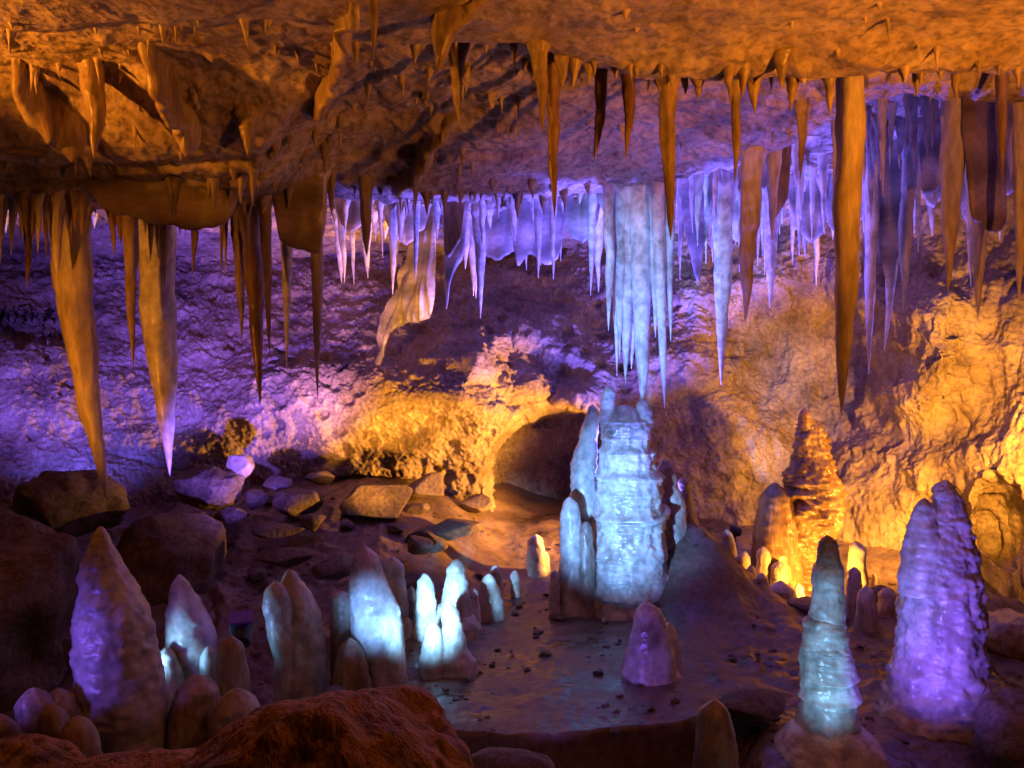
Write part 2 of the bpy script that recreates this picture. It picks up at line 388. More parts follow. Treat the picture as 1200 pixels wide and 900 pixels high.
pts = pts + N_.reshape(-1, 3) * d[:, None]
o = link('cave_wall', mesh_from('cave_wall', pts, grid_faces(nr, nc)), M['wall']); o['kind'] = 'structure'

# ------------------------------------------------------------------ tubes: stalactites and stalagmites
def tube(cs, rs, seg, lump=.08, ls=9.0, flute=0.0, ring=0.0, seed=0.0, squash=1.0, cap_top=False, fine=.0):
    """rings around centres cs (n,3) with radii rs (n,), lumpy"""
    cs = np.asarray(cs, float); rs = np.asarray(rs, float); n = len(cs)
    th = np.linspace(0, 2 * np.pi, seg, endpoint=False)
    dirs = np.stack([np.cos(th), squash * np.sin(th), 0 * th], -1)
    base = cs[:, None] + rs[:, None, None] * dirs[None]
    p = base.reshape(-1, 3)
    rr = np.repeat(rs, seg)
    f = lump * fbm(p, ls, 3, seed)
    if flute: f = f + flute * fbm(p * np.array([1, 1, .08]), ls * 2.4, 2, seed + 3)
    if ring: f = f + ring * fbm(p * np.array([.12, .12, 1]), ls * 3.2, 2, seed + 5)
    off = rr * f
    if fine: off = off + fine * (1.6 * fbm(p, 11, 5, seed + 9, gain=.62) - .8 * np.maximum(0, fbm(p * np.array([1, 1, 2.2]), 9, 3, seed + 12, ridge=True) - .35))
    dd = np.tile(dirs, (n, 1))
    p = p + dd * off[:, None]
    V = np.vstack([p, cs[0], cs[-1]])
    Fq = grid_faces(n, seg, True)
    i = np.arange(seg); j = (i + 1) % seg
    a, b = n * seg, n * seg + 1
    t1 = np.stack([j, i, np.full(seg, a)], -1); t2 = np.stack([(n - 1) * seg + i, (n - 1) * seg + j, np.full(seg, b)], -1)
    quads = np.vstack([Fq, np.hstack([t1, t1[:, 2:]]), np.hstack([t2, t2[:, 2:]])])
    return V, quads
def mesh_mixed(name, V, quads):
    me = bpy.data.meshes.new(name)
    faces = [tuple(q[:3]) if q[2] == q[3] else tuple(q) for q in quads.tolist()]
    me.from_pydata([tuple(v) for v in np.asarray(V).tolist()], [], faces)
    me.polygons.foreach_set('use_smooth', np.ones(len(me.polygons), bool))
    me.update(); return me

def hit_ceiling(px, py):
    yy = np.linspace(1.6, 9, 400)
    zc = ceil_z((px - 600) / F * yy, yy)
    zr = CAMZ - (py - 450) / F * yy
    k = np.argmax(zr >= zc) if (zr >= zc).any() else 399
    return float(yy[k])

_sn = [0]
def stalactite(label, top, tip, wpx, d=None, mat='tan', group=None, shape=1.0, seg=18, n=34, lump=.10, flute=.10, ring=.05, bend=0.0, name='stalactite', flare=.5):
    """top/tip pixels; wpx = visible width in pixels near the root; shape>1 keeps the width longer"""
    if d is None: d = hit_ceiling(*top)
    _sn[0] += 1; s = _sn[0] * .37
    a = P(top[0], top[1], d); b = P(tip[0], tip[1], d)
    zc = float(ceil_z(a[0], a[1])[0])
    a = a + np.array([0, 0, 0]); a[2] = zc + .05
    L_ = a[2] - b[2]
    R = wpx / 2 / F * d
    t = np.linspace(0, 1, n) ** .92
    c = a[None] * (1 - t[:, None]) + b[None] * t[:, None]
    c[:, 0] += bend * L_ * np.sin(t * np.pi) + R * .10 * np.interp(t, np.linspace(0, 1, 7), _rng.normal(size=7) * np.array([0, 1, 1, 1, .8, .4, 0]))
    r = R * (1 - t ** (1.35 * shape)) ** .85 * (1 + flare * np.exp(-np.maximum(t * L_ - .05, 0) / min(.05, L_ * .22)))
    r = r * (1 + (.05 if R > .03 else .09) * np.interp(t, np.linspace(0, 1, 14), _rng.normal(size=14)))
    r = np.maximum(r, .0018 * d / 4)
    r[-1] *= .5
    V, Q = tube(c, r, seg, lump, 1.2 / max(R, .01) * .35, flute, ring, s)
    me = mesh_mixed(name, V, Q)
    o = link(name, me, M[mat], origin=a)
    tag(o, label, 'stalactite', group)
    return o

def profile_mesh(rows, d, seg, n, lump=.06, ls=8.0, flute=.03, ring=.03, seed=0.0, squash=1.0, terr=None, sink=.08, fine=.011, dome=True):
    """rows = (py, left px, right px) from tip to foot at distance d; a rounded body with that outline"""
    rows = np.array(rows, float)
    py = rows[:, 0]; cx = (rows[:, 1] + rows[:, 2]) / 2; hw = (rows[:, 2] - rows[:, 1]) / 2
    foot = P(cx[-1], py[-1], d)
    fz = float(floor_z(foot[0], foot[1])[0])
    foot_py = 450 + (CAMZ - min(fz - sink, foot[2] - .02)) * F / d
    if foot_py > py[-1]:
        py = np.append(py, foot_py); cx = np.append(cx, cx[-1]); hw = np.append(hw, hw[-1] * 1.06)
    t = np.linspace(0, 1, n)
    if dome: t = t ** 1.25
    yv = py[0] + (py[-1] - py[0]) * t
    # distance-weighted smooth interpolation of the outline
    cxi = np.interp(yv, py, cx); hwi = np.interp(yv, py, hw)
    k = np.array([1, 2, 3, 2, 1.]) / 9
    pad = lambda a: np.concatenate([[a[0]] * 2, a, [a[-1]] * 2])
    cxi = np.convolve(pad(cxi), k, 'valid'); hwi = np.convolve(pad(hwi), k, 'valid')
    e = np.clip((yv - py[0]) / max(hw[1] if len(hw) > 1 else hw[0], 4), 0, 1)
    hwi = hwi * np.sqrt(np.clip(1 - (1 - e) ** 2, 0, 1))                 # rounded crown
    hwi[0] = .3
    if sink > -1: hwi = hwi * (1 + .22 * np.exp(-(py[-1] - yv) / (.10 * (py[-1] - py[0]) + 3)))
    if terr is not None:
        hwi = hwi * terr((yv - py[0]) / (py[-1] - py[0]))
    c = np.stack([(cxi - 600) / F * d, np.full(n, d), CAMZ - (yv - 450) / F * d], -1)
    r = hwi / F * d
    return tube(c, r, seg, lump, ls, flute, ring, seed, squash, fine=fine), c[-1]

def stalagmite(label, rows, d, mat='white', seg=40, n=70, name='stalagmite', group=None, parent=None, cat=True, **kw):
    _sn[0] += 1; kw.setdefault('seed', _sn[0] * .41)
    (V, Q), foot = profile_mesh(rows, d, seg, n, **kw)
    o = link(name, mesh_mixed(name, V, Q), M[mat], origin=foot, parent=parent)
    if parent is None: tag(o, label, 'stalagmite', group)
    elif label: o['label'] = label
    return o

# ------------------------------------------------------------------ boulders
def boulder(label, px, py, d, r, mat='boulder', sub=5, planes=9, seed=0, rot=0.0, lump=.16, fine=.03, name='boulder', cat='rock', group=None, cut=.72):
    bm = bmesh.new(); bmesh.ops.create_icosphere(bm, subdivisions=sub, radius=1)
    V = np.array([v.co[:] for v in bm.verts]); Fc = np.array([[v.index for v in f.verts] for f in bm.faces]); bm.free()
    rg = np.random.RandomState(seed + 100)
    W = V * (1 + lump * fbm(V, 1.2, 3, seed + 40))[:, None]
    for _ in range(planes):
        nn = rg.normal(size=3); nn /= np.linalg.norm(nn); cc = cut + rg.uniform(-.1, .2)
        ex = np.maximum(0, W @ nn - cc); W = W - (ex * .92)[:, None] * nn
    W = W * np.array(r)
    ca, sa = math.cos(rot), math.sin(rot)
    W = np.stack([W[:, 0] * ca - W[:, 1] * sa, W[:, 0] * sa + W[:, 1] * ca, W[:, 2]], -1)
    W = W + V * (fine * np.mean(r) * 2 * fbm(W, 2.2 / np.mean(r), 5, seed + 41))[:, None]
    c = P(px, py, d)
    me = mesh_from(name, W + c, Fc)
    o = link(name, me, M[mat], origin=c); tag(o, label, cat, group); return o

# ------------------------------------------------------------------ draperies
def drapery(label, path, thick=.03, mat='tan', m=16, n=64, wave=.02, seed=0.0, name='drapery', group=None, sinkup=.08, ruffle=8.0, taper=True, hem=.03):
    """path = (px, py top or None, py bottom, d); a thin curtain hanging from the ceiling with a wavy lower hem"""
    pa = np.array([[p[0], p[2], p[3]] for p in path], float)
    s = np.linspace(0, 1, len(pa)); t = np.linspace(0, 1, n)
    q = np.stack([smooth_interp(s, pa[:, k], t) for k in range(3)], -1)
    bot = np.stack([P(*r_) for r_ in q])
    x, y = bot[:, 0], bot[:, 1]
    tpx = np.array([p[0] if p[1] is None else p[1] for p in path], float)
    xt = (smooth_interp(s, tpx, t) - 600) / F * y
    top = np.stack([xt, y, ceil_z(xt, y) + sinkup], -1)
    ef = np.clip(np.minimum(t, 1 - t) * 5, 0, 1) ** .7
    bot[:, 2] += hem * fbm(np.stack([bot[:, 0] * 9, bot[:, 1] * 9, t * 0], -1), 1.0, 3, seed + 66)
    bot[:, 2] = np.minimum(bot[:, 2], top[:, 2] - .02)
    if taper: bot[:, 2] = top[:, 2] - sinkup * .6 - (top[:, 2] - sinkup * .6 - bot[:, 2]) * ef
    tan = np.gradient(bot[:, :2], axis=0); tan /= np.linalg.norm(tan, axis=1)[:, None] + 1e-9
    nor = np.stack([-tan[:, 1], tan[:, 0]], -1)
    v = np.linspace(0, 1, m)
    A = top[:, None] * (1 - v[None, :, None]) + bot[:, None] * v[None, :, None]
    wv = wave * fbm(A.reshape(-1, 3) * np.array([1, 1, .25]), ruffle, 2, seed + 60).reshape(n, m) * v[None]
    A[..., :2] += nor[:, None] * wv[..., None]
    ends = np.clip(np.minimum(t, 1 - t) * 9, .12, 1) ** .6
    th = thick * (1 - .45 * v)[None] * ends[:, None] * (1 + .6 * fbm(A.reshape(-1, 3), 10, 3, seed + 61).reshape(n, m))
    th[:, -1] *= .55
    Fp = A.copy(); Bp = A.copy()
    Fp[..., :2] += nor[:, None] * th[..., None] / 2; Bp[..., :2] -= nor[:, None] * th[..., None] / 2
    loop = np.concatenate([Fp, Bp[:, ::-1]], 1)          # closed section
    V = loop.reshape(-1, 3); k = 2 * m
    Q = grid_faces(n, k, True).tolist()
    me = bpy.data.meshes.new(name)
    caps = [list(range(k))[::-1], [(n - 1) * k + i for i in range(k)]]
    me.from_pydata(V.tolist(), [], Q + caps)
    me.polygons.foreach_set('use_smooth', np.ones(len(me.polygons), bool)); me.update()
    o = link(name, me, M[mat], origin=top[n // 2]); tag(o, label, 'drapery', group)
    return o

# ================================================================== THINGS
# ------------------------------------------------------------------ the tall pale stalagmite and its companions
def tall_pale():
    d = 5.45
    root = empty('stalagmite', P(738, 712, d))
    tag(root, 'tallest pale blue stalagmite with a flat crown, second from a thin stalactite above it', 'stalagmite')
    rows = [(474, 716, 748), (483, 708, 758), (500, 704, 763), (524, 702, 764), (530, 700, 770), (552, 702, 770), (557, 699, 777), (572, 697, 777), (600, 696, 778), (604, 694, 781), (640, 692, 779), (668, 690, 783), (690, 690, 785), (712, 692, 788)]
    def saw(t):
        k = np.array([0, .09, .17, .24, .36, .43, .55, .60, .74, .83, .91, 1.0]); i = np.clip(np.searchsorted(k, t, 'right') - 1, 0, 10); f = (t - k[i]) / (k[i + 1] - k[i])
        return .965 + .055 * f ** 1.6 + .012 * np.sin(t * 47 + 2 * np.sin(t * 13))
    saw_old = lambda t: 1 + .025 * np.sin(t * 17 + 3 * np.sin(t * 7)) + .012 * np.sin(t * 47 + 2 * np.sin(t * 13))
    trunk = stalagmite(None, rows, d, 'white', 130, 200, 'trunk', parent=root, lump=.13, ls=6, flute=.08, ring=.03, terr=saw, fine=.016, dome=False)
    stalagmite('rounded knob on the crown', [(452, 708, 719), (462, 704, 721), (478, 703, 723), (492, 700, 728)], d - .02, 'white', 32, 36, 'knob', parent=trunk, sink=-9, lump=.05)
    stalagmite('low stump under the dripping stalactite', [(468, 748, 760), (478, 745, 763), (492, 742, 767)], d - .03, 'white', 28, 24, 'knob', parent=trunk, sink=-9, lump=.08)
    stalagmite('rounded flowstone lump at the foot', [(672, 770, 815), (690, 760, 830), (720, 752, 834), (742, 755, 830)], d + .02, 'flow', 60, 50, 'apron', parent=root, lump=.10, ls=6)
    # shelf-like drip ledge wrapping the right side
    c = P(768, 600, d - .02); th = np.linspace(-2.2, .75, 40); R = .245
    cs = np.stack([P(738, 0, d)[0] + R * np.cos(th) * 1.0, d - .0 + R * np.sin(th), c[2] - .05 + .09 * sstep(-1.6, .7, th)], -1)
    rs = .022 * np.sin(np.linspace(.12, np.pi - .12, 40))
    V, Q = tube(cs, rs, 10, .2, 20, seed=3.3)
    # rings are horizontal; give them a vertical section instead
    V = np.array(V); seg = 10; a = np.linspace(0, 2 * np.pi, seg, endpoint=False)
    for i in range(40):
        rad = np.array([np.cos(th[i]), np.sin(th[i]), 0])
        for k in range(seg):
            V[i * seg + k] = cs[i] + rs[i] * (np.cos(a[k]) * rad * 1.2 + np.sin(a[k]) * np.array([0, 0, 1.0]))
    link('drip_ledge', mesh_mixed('drip_ledge', V, Q), M['white'], parent=trunk, origin=cs[20])
tall_pale()
st = stalagmite
SM = 'slender stalagmites grouped round the tall pale one'
st('stacked pale violet stalagmite leaning on the left of the tallest one', [(474, 690, 699), (486, 687, 702), (505, 680, 702), (520, 676, 700), (540, 670, 699), (565, 667, 700), (590, 668, 702), (625, 672, 704)], 5.6, 'white', 48, 90, ring=.10, lump=.12, terr=lambda t: 1 + .07 * np.sin(t * 30))
st('glowing cream stalagmite low on the left of the tallest one', [(582, 662, 672), (592, 658, 679), (612, 656, 682), (634, 656, 684), (664, 655, 686)], 5.35, 'white', 40, 50)
st('small violet stump between the cream stalagmite and the tallest one', [(611, 682, 691), (620, 679, 695), (640, 678, 696), (664, 677, 698)], 5.3, 'flow', 30, 36)
st('dark violet stalagmite hugging the right of the tallest one', [(538, 773, 785), (550, 770, 790), (575, 770, 797), (590, 772, 803), (620, 770, 806), (660, 768, 808), (690, 766, 812)], 5.6, 'flow', 48, 80, ring=.08, lump=.09)
st('little brown topped stalagmite behind the dark violet one', [(559, 795, 806), (568, 792, 809), (590, 793, 812), (625, 788, 822)], 5.8, 'tan', 30, 40)
st('twin peaked deep violet stalagmite standing alone on the flat shelf', [(704, 748, 768), (716, 744, 775), (740, 740, 783), (765, 734, 790), (782, 730, 793), (796, 729, 795)], 4.25, 'white', 56, 70, lump=.12, ring=.07)
st('tiny pale stump touching the deep violet stalagmite', [(729, 779, 788), (740, 776, 793), (755, 775, 797), (768, 774, 798)], 4.45, 'white', 28, 28)

# small ones on the shelf
st('bright blue flowstone mound carrying the small white stalagmites', [(706, 505, 540), (714, 484, 558), (730, 472, 566), (752, 468, 564), (768, 472, 556)], 4.8, 'white', 80, 46, name='flowstone_mound', lump=.16, ls=6, fine=.02, squash=.8)
st('lone small violet and white stalagmite left of the tall pale group', [(626, 622, 634), (634, 618, 637), (650, 617, 640), (668, 617, 641)], 6.05, 'white', 30, 34, lump=.1)
st('small cone stalagmite with violet foot at the front of the tall pale one', [(677, 665, 676), (686, 659, 682), (700, 657, 686), (712, 657, 688)], 5.45, 'white', 32, 34)
st('small pale violet cone at the right end of the bright mound', [(672, 569, 577), (682, 563, 583), (697, 558, 589), (712, 556, 591)], 5.25, 'white', 34, 36)
st('tiny bright stump behind the pale violet cone', [(662, 577, 584), (669, 574, 588), (684, 574, 590)], 5.55, 'white', 24, 24)
st('brightest white stalagmite on top of the glowing mound', [(655, 529, 541), (665, 524, 545), (682, 521, 548), (692, 519, 550), (712, 517, 553)], 4.8, 'white', 40, 50)
st('short white stump left of the brightest stalagmite', [(672, 493, 502), (682, 489, 507), (695, 487, 509), (714, 486, 511)], 4.72, 'white', 30, 34)
st('leaning white stalagmite just behind the spotlit pillar', [(652, 453, 467), (662, 449, 472), (680, 451, 475), (706, 455, 479)], 4.75, 'white', 36, 44)
st('pillar shaped stalagmite with a bright blue spot on its face', [(638, 418, 432), (652, 414, 444), (668, 411, 449), (690, 407, 457), (715, 409, 469), (740, 412, 473), (765, 418, 475), (785, 426, 476), (800, 430, 477)], 4.1, 'white', 72, 110, lump=.07, fine=.008)
st('slim dark column on the left of the spotlit pillar', [(692, 390, 410), (698, 387, 413), (730, 386, 414), (770, 388, 416), (800, 388, 418)], 4.25, 'flow', 36, 50)
st('low reddish stump in front of the slim dark column', [(748, 404, 418), (757, 397, 424), (775, 393, 430), (800, 390, 436)], 3.95, 'tan', 32, 36)
st('half bright half dark stalagmite at the near edge of the shelf', [(707, 521, 533), (718, 517, 538), (738, 516, 543), (760, 514, 548), (772, 510, 556)], 4.3, 'white', 48, 56, lump=.1)
st('pale blue stump joined to the half dark stalagmite', [(728, 502, 514), (738, 498, 518), (756, 494, 521), (776, 490, 524)], 4.25, 'white', 36, 40)
# left group
st('big pointed violet stalagmite at the far left', [(617, 113, 123), (634, 107, 131), (652, 98, 138), (662, 94, 142), (690, 94, 160), (715, 91, 172), (735, 89, 177), (775, 91, 186), (805, 93, 190), (835, 98, 194), (862, 110, 194)], 3.35, 'white', 96, 150, lump=.09, ls=9, fine=.012, ring=.04)
st('cream stalagmite with a pinkish tip behind the big pointed one', [(673, 206, 214), (684, 200, 222), (700, 198, 232), (720, 196, 243), (745, 195, 252), (770, 197, 254), (792, 204, 250)], 4.0, 'white', 56, 70)
st('rounded white stump at the foot of the cream stalagmite', [(758, 188, 200), (766, 185, 206), (785, 185, 212), (805, 186, 216)], 3.85, 'white', 32, 34)
st('small white nub at the right foot of the cream stalagmite', [(757, 240, 248), (764, 236, 252), (780, 234, 254), (795, 232, 256)], 3.9, 'white', 24, 26)
root = empty('stalagmite', P(348, 775, 4.15)); tag(root, 'double headed pale blue and violet stalagmite beside the black lamp', 'stalagmite')
st(None, [(667, 333, 344), (678, 330, 352), (695, 326, 364), (720, 326, 376), (745, 324, 381), (775, 324, 382)], 4.15, 'white', 56, 70, 'peak', parent=root)
st(None, [(680, 316, 328), (690, 310, 336), (710, 308, 342), (735, 312, 344), (775, 320, 346)], 4.05, 'white', 48, 56, 'peak', parent=root)
st('violet shaded stump in front of the black lamp', [(744, 262, 278), (755, 255, 286), (780, 252, 290), (812, 248, 294)], 3.6, 'flow', 40, 44)
st('dark knobbly stump at the left foot of the shaded one', [(790, 214, 244), (806, 206, 254), (830, 200, 262), (850, 198, 266)], 3.4, 'flow', 40, 40, lump=.2, ls=7)
st('dark bluish lump between the shaded stump and the orange boulder', [(806, 262, 290), (820, 252, 302), (845, 246, 308)], 3.3, 'flow', 40, 40, lump=.2, ls=7)
for k, (lab, rows, dd, mt) in enumerate([
    ('violet round stump in the lower left corner', [(805, 28, 50), (815, 22, 58), (835, 20, 64), (860, 18, 70)], 3.1, 'flow'),
    ('grey arched stump left of the big pointed stalagmite', [(806, 58, 76), (818, 48, 88), (840, 44, 98), (866, 40, 104)], 3.2, 'flow'),
    ('small dark orange stump in front of the grey arched one', [(824, 54, 66), (832, 47, 74), (850, 44, 80), (880, 42, 84)], 2.95, 'tan'),
    ('dark orange rounded stump under the big pointed stalagmite', [(838, 82, 98), (848, 74, 108), (870, 70, 114), (900, 66, 120)], 2.85, 'tan'),
    ('low dark knob at the left edge of the frame', [(836, -10, 8), (848, -18, 18), (880, -24, 26)], 2.9, 'tan')]):
    st(lab, rows, dd, mt, 36, 36, lump=.14)
# right group: tiered stalagmite built of stacked drums
def tiered():
    d = 3.4
    root = empty('stalagmite', P(972, 870, d)); tag(root, 'tiered pale turquoise stalagmite like a stack of drums', 'stalagmite')
    st('dark domed cap', [(627, 964, 974), (634, 960, 980), (650, 957, 984), (662, 955, 987)], d, 'flow', 44, 36, 'cap', parent=root, sink=-9, ring=.08)
    tiers = [(653, 952, 990, 728, 948, 991), (716, 938, 992, 756, 940, 994), (742, 934, 996, 788, 938, 1002), (775, 936, 1001, 812, 938, 1006), (800, 938, 1004, 846, 934, 1006)]
    for (a, l, r, b, l2, r2) in tiers:
        st(None, [(a, l + 8, r - 8), (a + 5, l + 2, r - 2), (a + 10, l, r), ((a + b) / 2, (l + l2) / 2 + 2, (r + r2) / 2 - 2), (b, l2, r2)], d, 'white', 72, 46, 'tier', parent=root, sink=-9, lump=.10, ls=9, flute=.05, fine=.010, dome=False)
    st('wide skirt at the foot', [(832, 932, 1006), (840, 926, 1012), (855, 920, 1022), (870, 914, 1028), (884, 910, 1034)], d, 'white', 80, 50, 'skirt', parent=root, lump=.10, ls=6)
tiered()
def broad():
    d = 3.75
    root = empty('stalagmite', P(1102, 835, d)); tag(root, 'broad violet stalagmite with two heads at the right', 'stalagmite')
    st(None, [(562, 1100, 1116), (572, 1094, 1123), (592, 1090, 1129), (620, 1080, 1136), (650, 1066, 1142), (690, 1060, 1146), (720, 1056, 1150), (745, 1056, 1150), (775, 1050, 1150), (805, 1046, 1152), (835, 1042, 1152)], d, 'white', 110, 170, 'trunk', parent=root, lump=.10, ls=6, flute=.08, ring=.05, fine=.022)
    st('lower left head', [(583, 1080, 1088), (592, 1074, 1092), (615, 1066, 1098), (650, 1058, 1106), (690, 1054, 1106)], d - .03, 'white', 56, 70, 'shoulder', parent=root, sink=-9, ring=.12)
broad()
st('blunt bluish stump at the bottom right of the shelf', [(819, 828, 846), (832, 820, 856), (855, 816, 861), (885, 812, 866)], 3.05, 'flow', 44, 44)
# brown ridged stalagmite in front of the right wall
def brown():
    d = 6.0
    root = empty('stalagmite', P(945, 665, d)); tag(root, 'brown ridged stalagmite against the orange wall', 'stalagmite')
    st(None, [(488, 938, 952), (500, 934, 966), (515, 933, 970), (535, 930, 974), (555, 922, 980), (575, 915, 986), (600, 912, 988), (625, 914, 980), (650, 914, 972), (675, 912, 972)], d, 'brown', 84, 130, 'trunk', parent=root, lump=.12, ls=6, ring=.12, fine=.045)
    st('finger at the very top', [(478, 938, 946), (484, 936, 951), (500, 935, 953)], d - .02, 'brown', 24, 24, 'finger', parent=root, sink=-9)
    st('smooth shaded lobe on the left', [(565, 900, 916), (580, 892, 926), (610, 885, 932), (650, 882, 936), (680, 880, 940)], d - .1, 'brown', 48, 60, 'lobe', parent=root, lump=.08, fine=.012)
brown()
SG = 'glowing amber stalagmites round the hidden lamp'
for lab, rows, dd in [
    ('slender amber stalagmite with a knob, left of the hidden lamp', [(640, 890, 898), (648, 887, 902), (668, 886, 903), (690, 884, 906)], 5.75),
    ('egg shaped amber stalagmite beside the slender one', [(657, 908, 918), (665, 903, 922), (682, 902, 923), (698, 900, 926)], 5.7),
    ('small amber bead at the left end of the lit cluster', [(646, 868, 876), (652, 865, 879), (672, 864, 881)], 5.8),
    ('low bright amber mound at the front of the lit cluster', [(680, 908, 922), (688, 900, 930), (706, 896, 936)], 5.5),
    ('faint amber stump behind the egg shaped one', [(660, 926, 934), (667, 923, 938), (685, 922, 940)], 6.1),
    ('tall amber finger right of the tiered stalagmite', [(634, 998, 1010), (642, 995, 1014), (662, 994, 1015), (690, 993, 1018)], 5.6),
    ('short amber finger in front of the tall one', [(664, 996, 1006), (671, 993, 1009), (690, 992, 1010), (720, 990, 1012)], 5.2),
    ('dark backlit stump right of the tiered stalagmite', [(686, 1010, 1020), (694, 1006, 1026), (715, 1004, 1028), (740, 1000, 1030)], 5.0),
    ('fat amber stump at the right end of the lit cluster', [(688, 1034, 1046), (696, 1030, 1052), (715, 1028, 1055), (735, 1026, 1058)], 5.2),
    ('tiny knob on top of the flowstone mound', [(620, 848, 856), (628, 845, 860), (650, 842, 864)], 5.7)]:
    st(lab, rows, dd, 'cream', 32, 40, lump=.10, group=SG)
for lab, px, py, w_, h, dd, mt in [('tiny amber stub left of the egg shaped stalagmite', 880, 668, 12, 18, 5.6, 'cream'), ('tiny amber stub below the faint one', 936, 684, 13, 20, 5.6, 'cream'), ('round amber stub in front of the egg shaped one', 893, 694, 14, 16, 5.45, 'cream'), ('low amber stub beside the fat one', 1022, 712, 12, 16, 5.1, 'cream'), ('small amber stub right of the fat one', 1060, 700, 12, 20, 5.3, 'cream'), ('thin amber stub right of the tall finger', 1024, 672, 9, 26, 5.7, 'cream'), ('pea sized amber stub at the mound edge', 866, 676, 9, 12, 5.5, 'cream'),
        ('tiny white stub between the leaning and the short stalagmites', 482, 686, 11, 18, 4.8, 'white'), ('low white stub at the left of the glowing mound', 476, 722, 15, 20, 4.7, 'white'), ('small white stub right of the brightest stalagmite', 556, 690, 12, 20, 4.9, 'white'), ('tiny white bead at the front of the glowing mound', 530, 742, 11, 14, 4.55, 'white'), ('tiny pale stub behind the lone violet stalagmite', 640, 646, 8, 14, 6.1, 'white'), ('low pale stub left of the lone violet stalagmite', 604, 668, 11, 13, 5.7, 'white'), ('little blue stub at the left foot of the tall pale group', 650, 668, 12, 18, 5.3, 'white')]:
    z = float(floor_z((px - 600) / F * dd, dd)[0]); pf = 450 + (CAMZ - z) * F / dd; top_ = min(py, pf - h * .7)
    st(lab, [(top_, px - w_ * .25, px + w_ * .25), (top_ + h * .35, px - w_ * .45, px + w_ * .45), (top_ + h, px - w_ * .55, px + w_ * .55)], dd, mt, 26, 26, lump=.12)
boulder('dark backlit block right of the amber finger', 1030, 700, 5.3, (.12, .10, .08), 'boulder', 4, 8, 3, .5)
boulder('dark wedge of rock below the lit amber cluster', 945, 712, 5.3, (.16, .12, .07), 'boulder', 4, 8, 4, .2)
boulder('dark slab lying under the amber cluster', 905, 722, 5.2, (.14, .1, .05), 'boulder', 4, 8, 5, .9)

# ------------------------------------------------------------------ boulders and blocks
boulder('large rough orange boulder in the near foreground', 368, 947, 2.15, (.42, .36, .37), 'clay', 6, 6, 11, .3, .26, .10)
boulder('low orange rock in the bottom left corner', 170, 935, 2.5, (.30, .2, .13), 'clay', 5, 4, 12, .1, .2, .05)
boulder('small orange lump at the very left corner', 40, 925, 2.55, (.22, .2, .17), 'clay', 5, 4, 13, .1, .2, .05)
boulder('steep brown rock flank at the left edge', -75, 740, 4.3, (.66, .5, .78), 'boulder', 6, 9, 14, .4, .35, .09)
boulder('big smooth rounded boulder in the hazy left background', 205, 668, 5.3, (.40, .36, .38), 'boulder', 5, 5, 15, .2, .3, .03)
boulder('pale smooth block under the left wall', 240, 572, 5.9, (.26, .3, .16), 'boulder', 5, 12, 16, .7, .3, .07)
boulder('small pale cube of rock catching amber light', 282, 545, 5.95, (.10, .1, .10), 'flow', 4, 8, 17, .7)
boulder('dark bluish rock at the foot of the left wall', 80, 590, 5.2, (.36, .3, .20), 'boulder', 5, 9, 18, .7, .3, .09)
blocks = [('largest angular block on the rubble slope', 440, 588, 6.2, (.34, .30, .17), 21, .2), ('dark flat block right of the largest one', 530, 622, 6.0, (.26, .22, .10), 22, .6),
    ('slanting block left of the largest one', 345, 590, 6.0, (.22, .2, .12), 23, 1.0), ('tilted plate in front of the slanting block', 330, 622, 5.6, (.20, .16, .06), 24, .3),
    ('small split stone above the tilted plate', 325, 568, 6.1, (.12, .1, .08), 25, .8), ('small upright stone left of the split one', 300, 585, 6.0, (.10, .09, .09), 26, .1),
    ('pale pink stone at the top of the slope', 375, 560, 6.4, (.12, .1, .07), 27, .4), ('dark block behind the largest one', 500, 572, 6.6, (.22, .18, .13), 28, 1.2),
    ('flat stone lying low on the rubble slope', 335, 655, 5.1, (.2, .15, .06), 29, .5), ('rounded stone near the foot of the rubble slope', 492, 640, 5.6, (.12, .1, .08), 30, .9),
    ('chunk on the rubble below the pink stone', 365, 612, 5.7, (.12, .11, .08), 31, .2), ('dark stone at the wall foot behind the shelf', 555, 592, 6.9, (.16, .14, .10), 32, .2),
    ('dim lilac stone behind the double headed stalagmite', 395, 665, 4.9, (.16, .13, .10), 33, .7), ('edge stone left of the rubble chunks', 268, 605, 5.7, (.12, .1, .07), 34, .3)]
for lab, px, py, d, r, sd, rot in blocks:
    boulder(lab, px, py - 1, d, r, 'boulder', 4 if r[0] < .25 else 5, 12, sd, rot, .12, .02, cut=.62)
boulder('beige rounded rock by the right edge below the wall', 1185, 745, 4.6, (.22, .2, .14), 'flow', 5, 4, 61, .3, .25, .03)
boulder('dark rock in the bottom right corner', 1225, 870, 3.2, (.24, .24, .2), 'boulder', 5, 6, 62, .8, .25, .04)
boulder('dark broken ledge stone under the front of the shelf', 590, 905, 3.0, (.2, .14, .07), 'boulder', 4, 8, 64, .2, .2, .04)
boulder('dark jagged stone right of the blunt stump', 880, 828, 3.7, (.18, .12, .07), 'boulder', 4, 8, 65, .5, .2, .04)
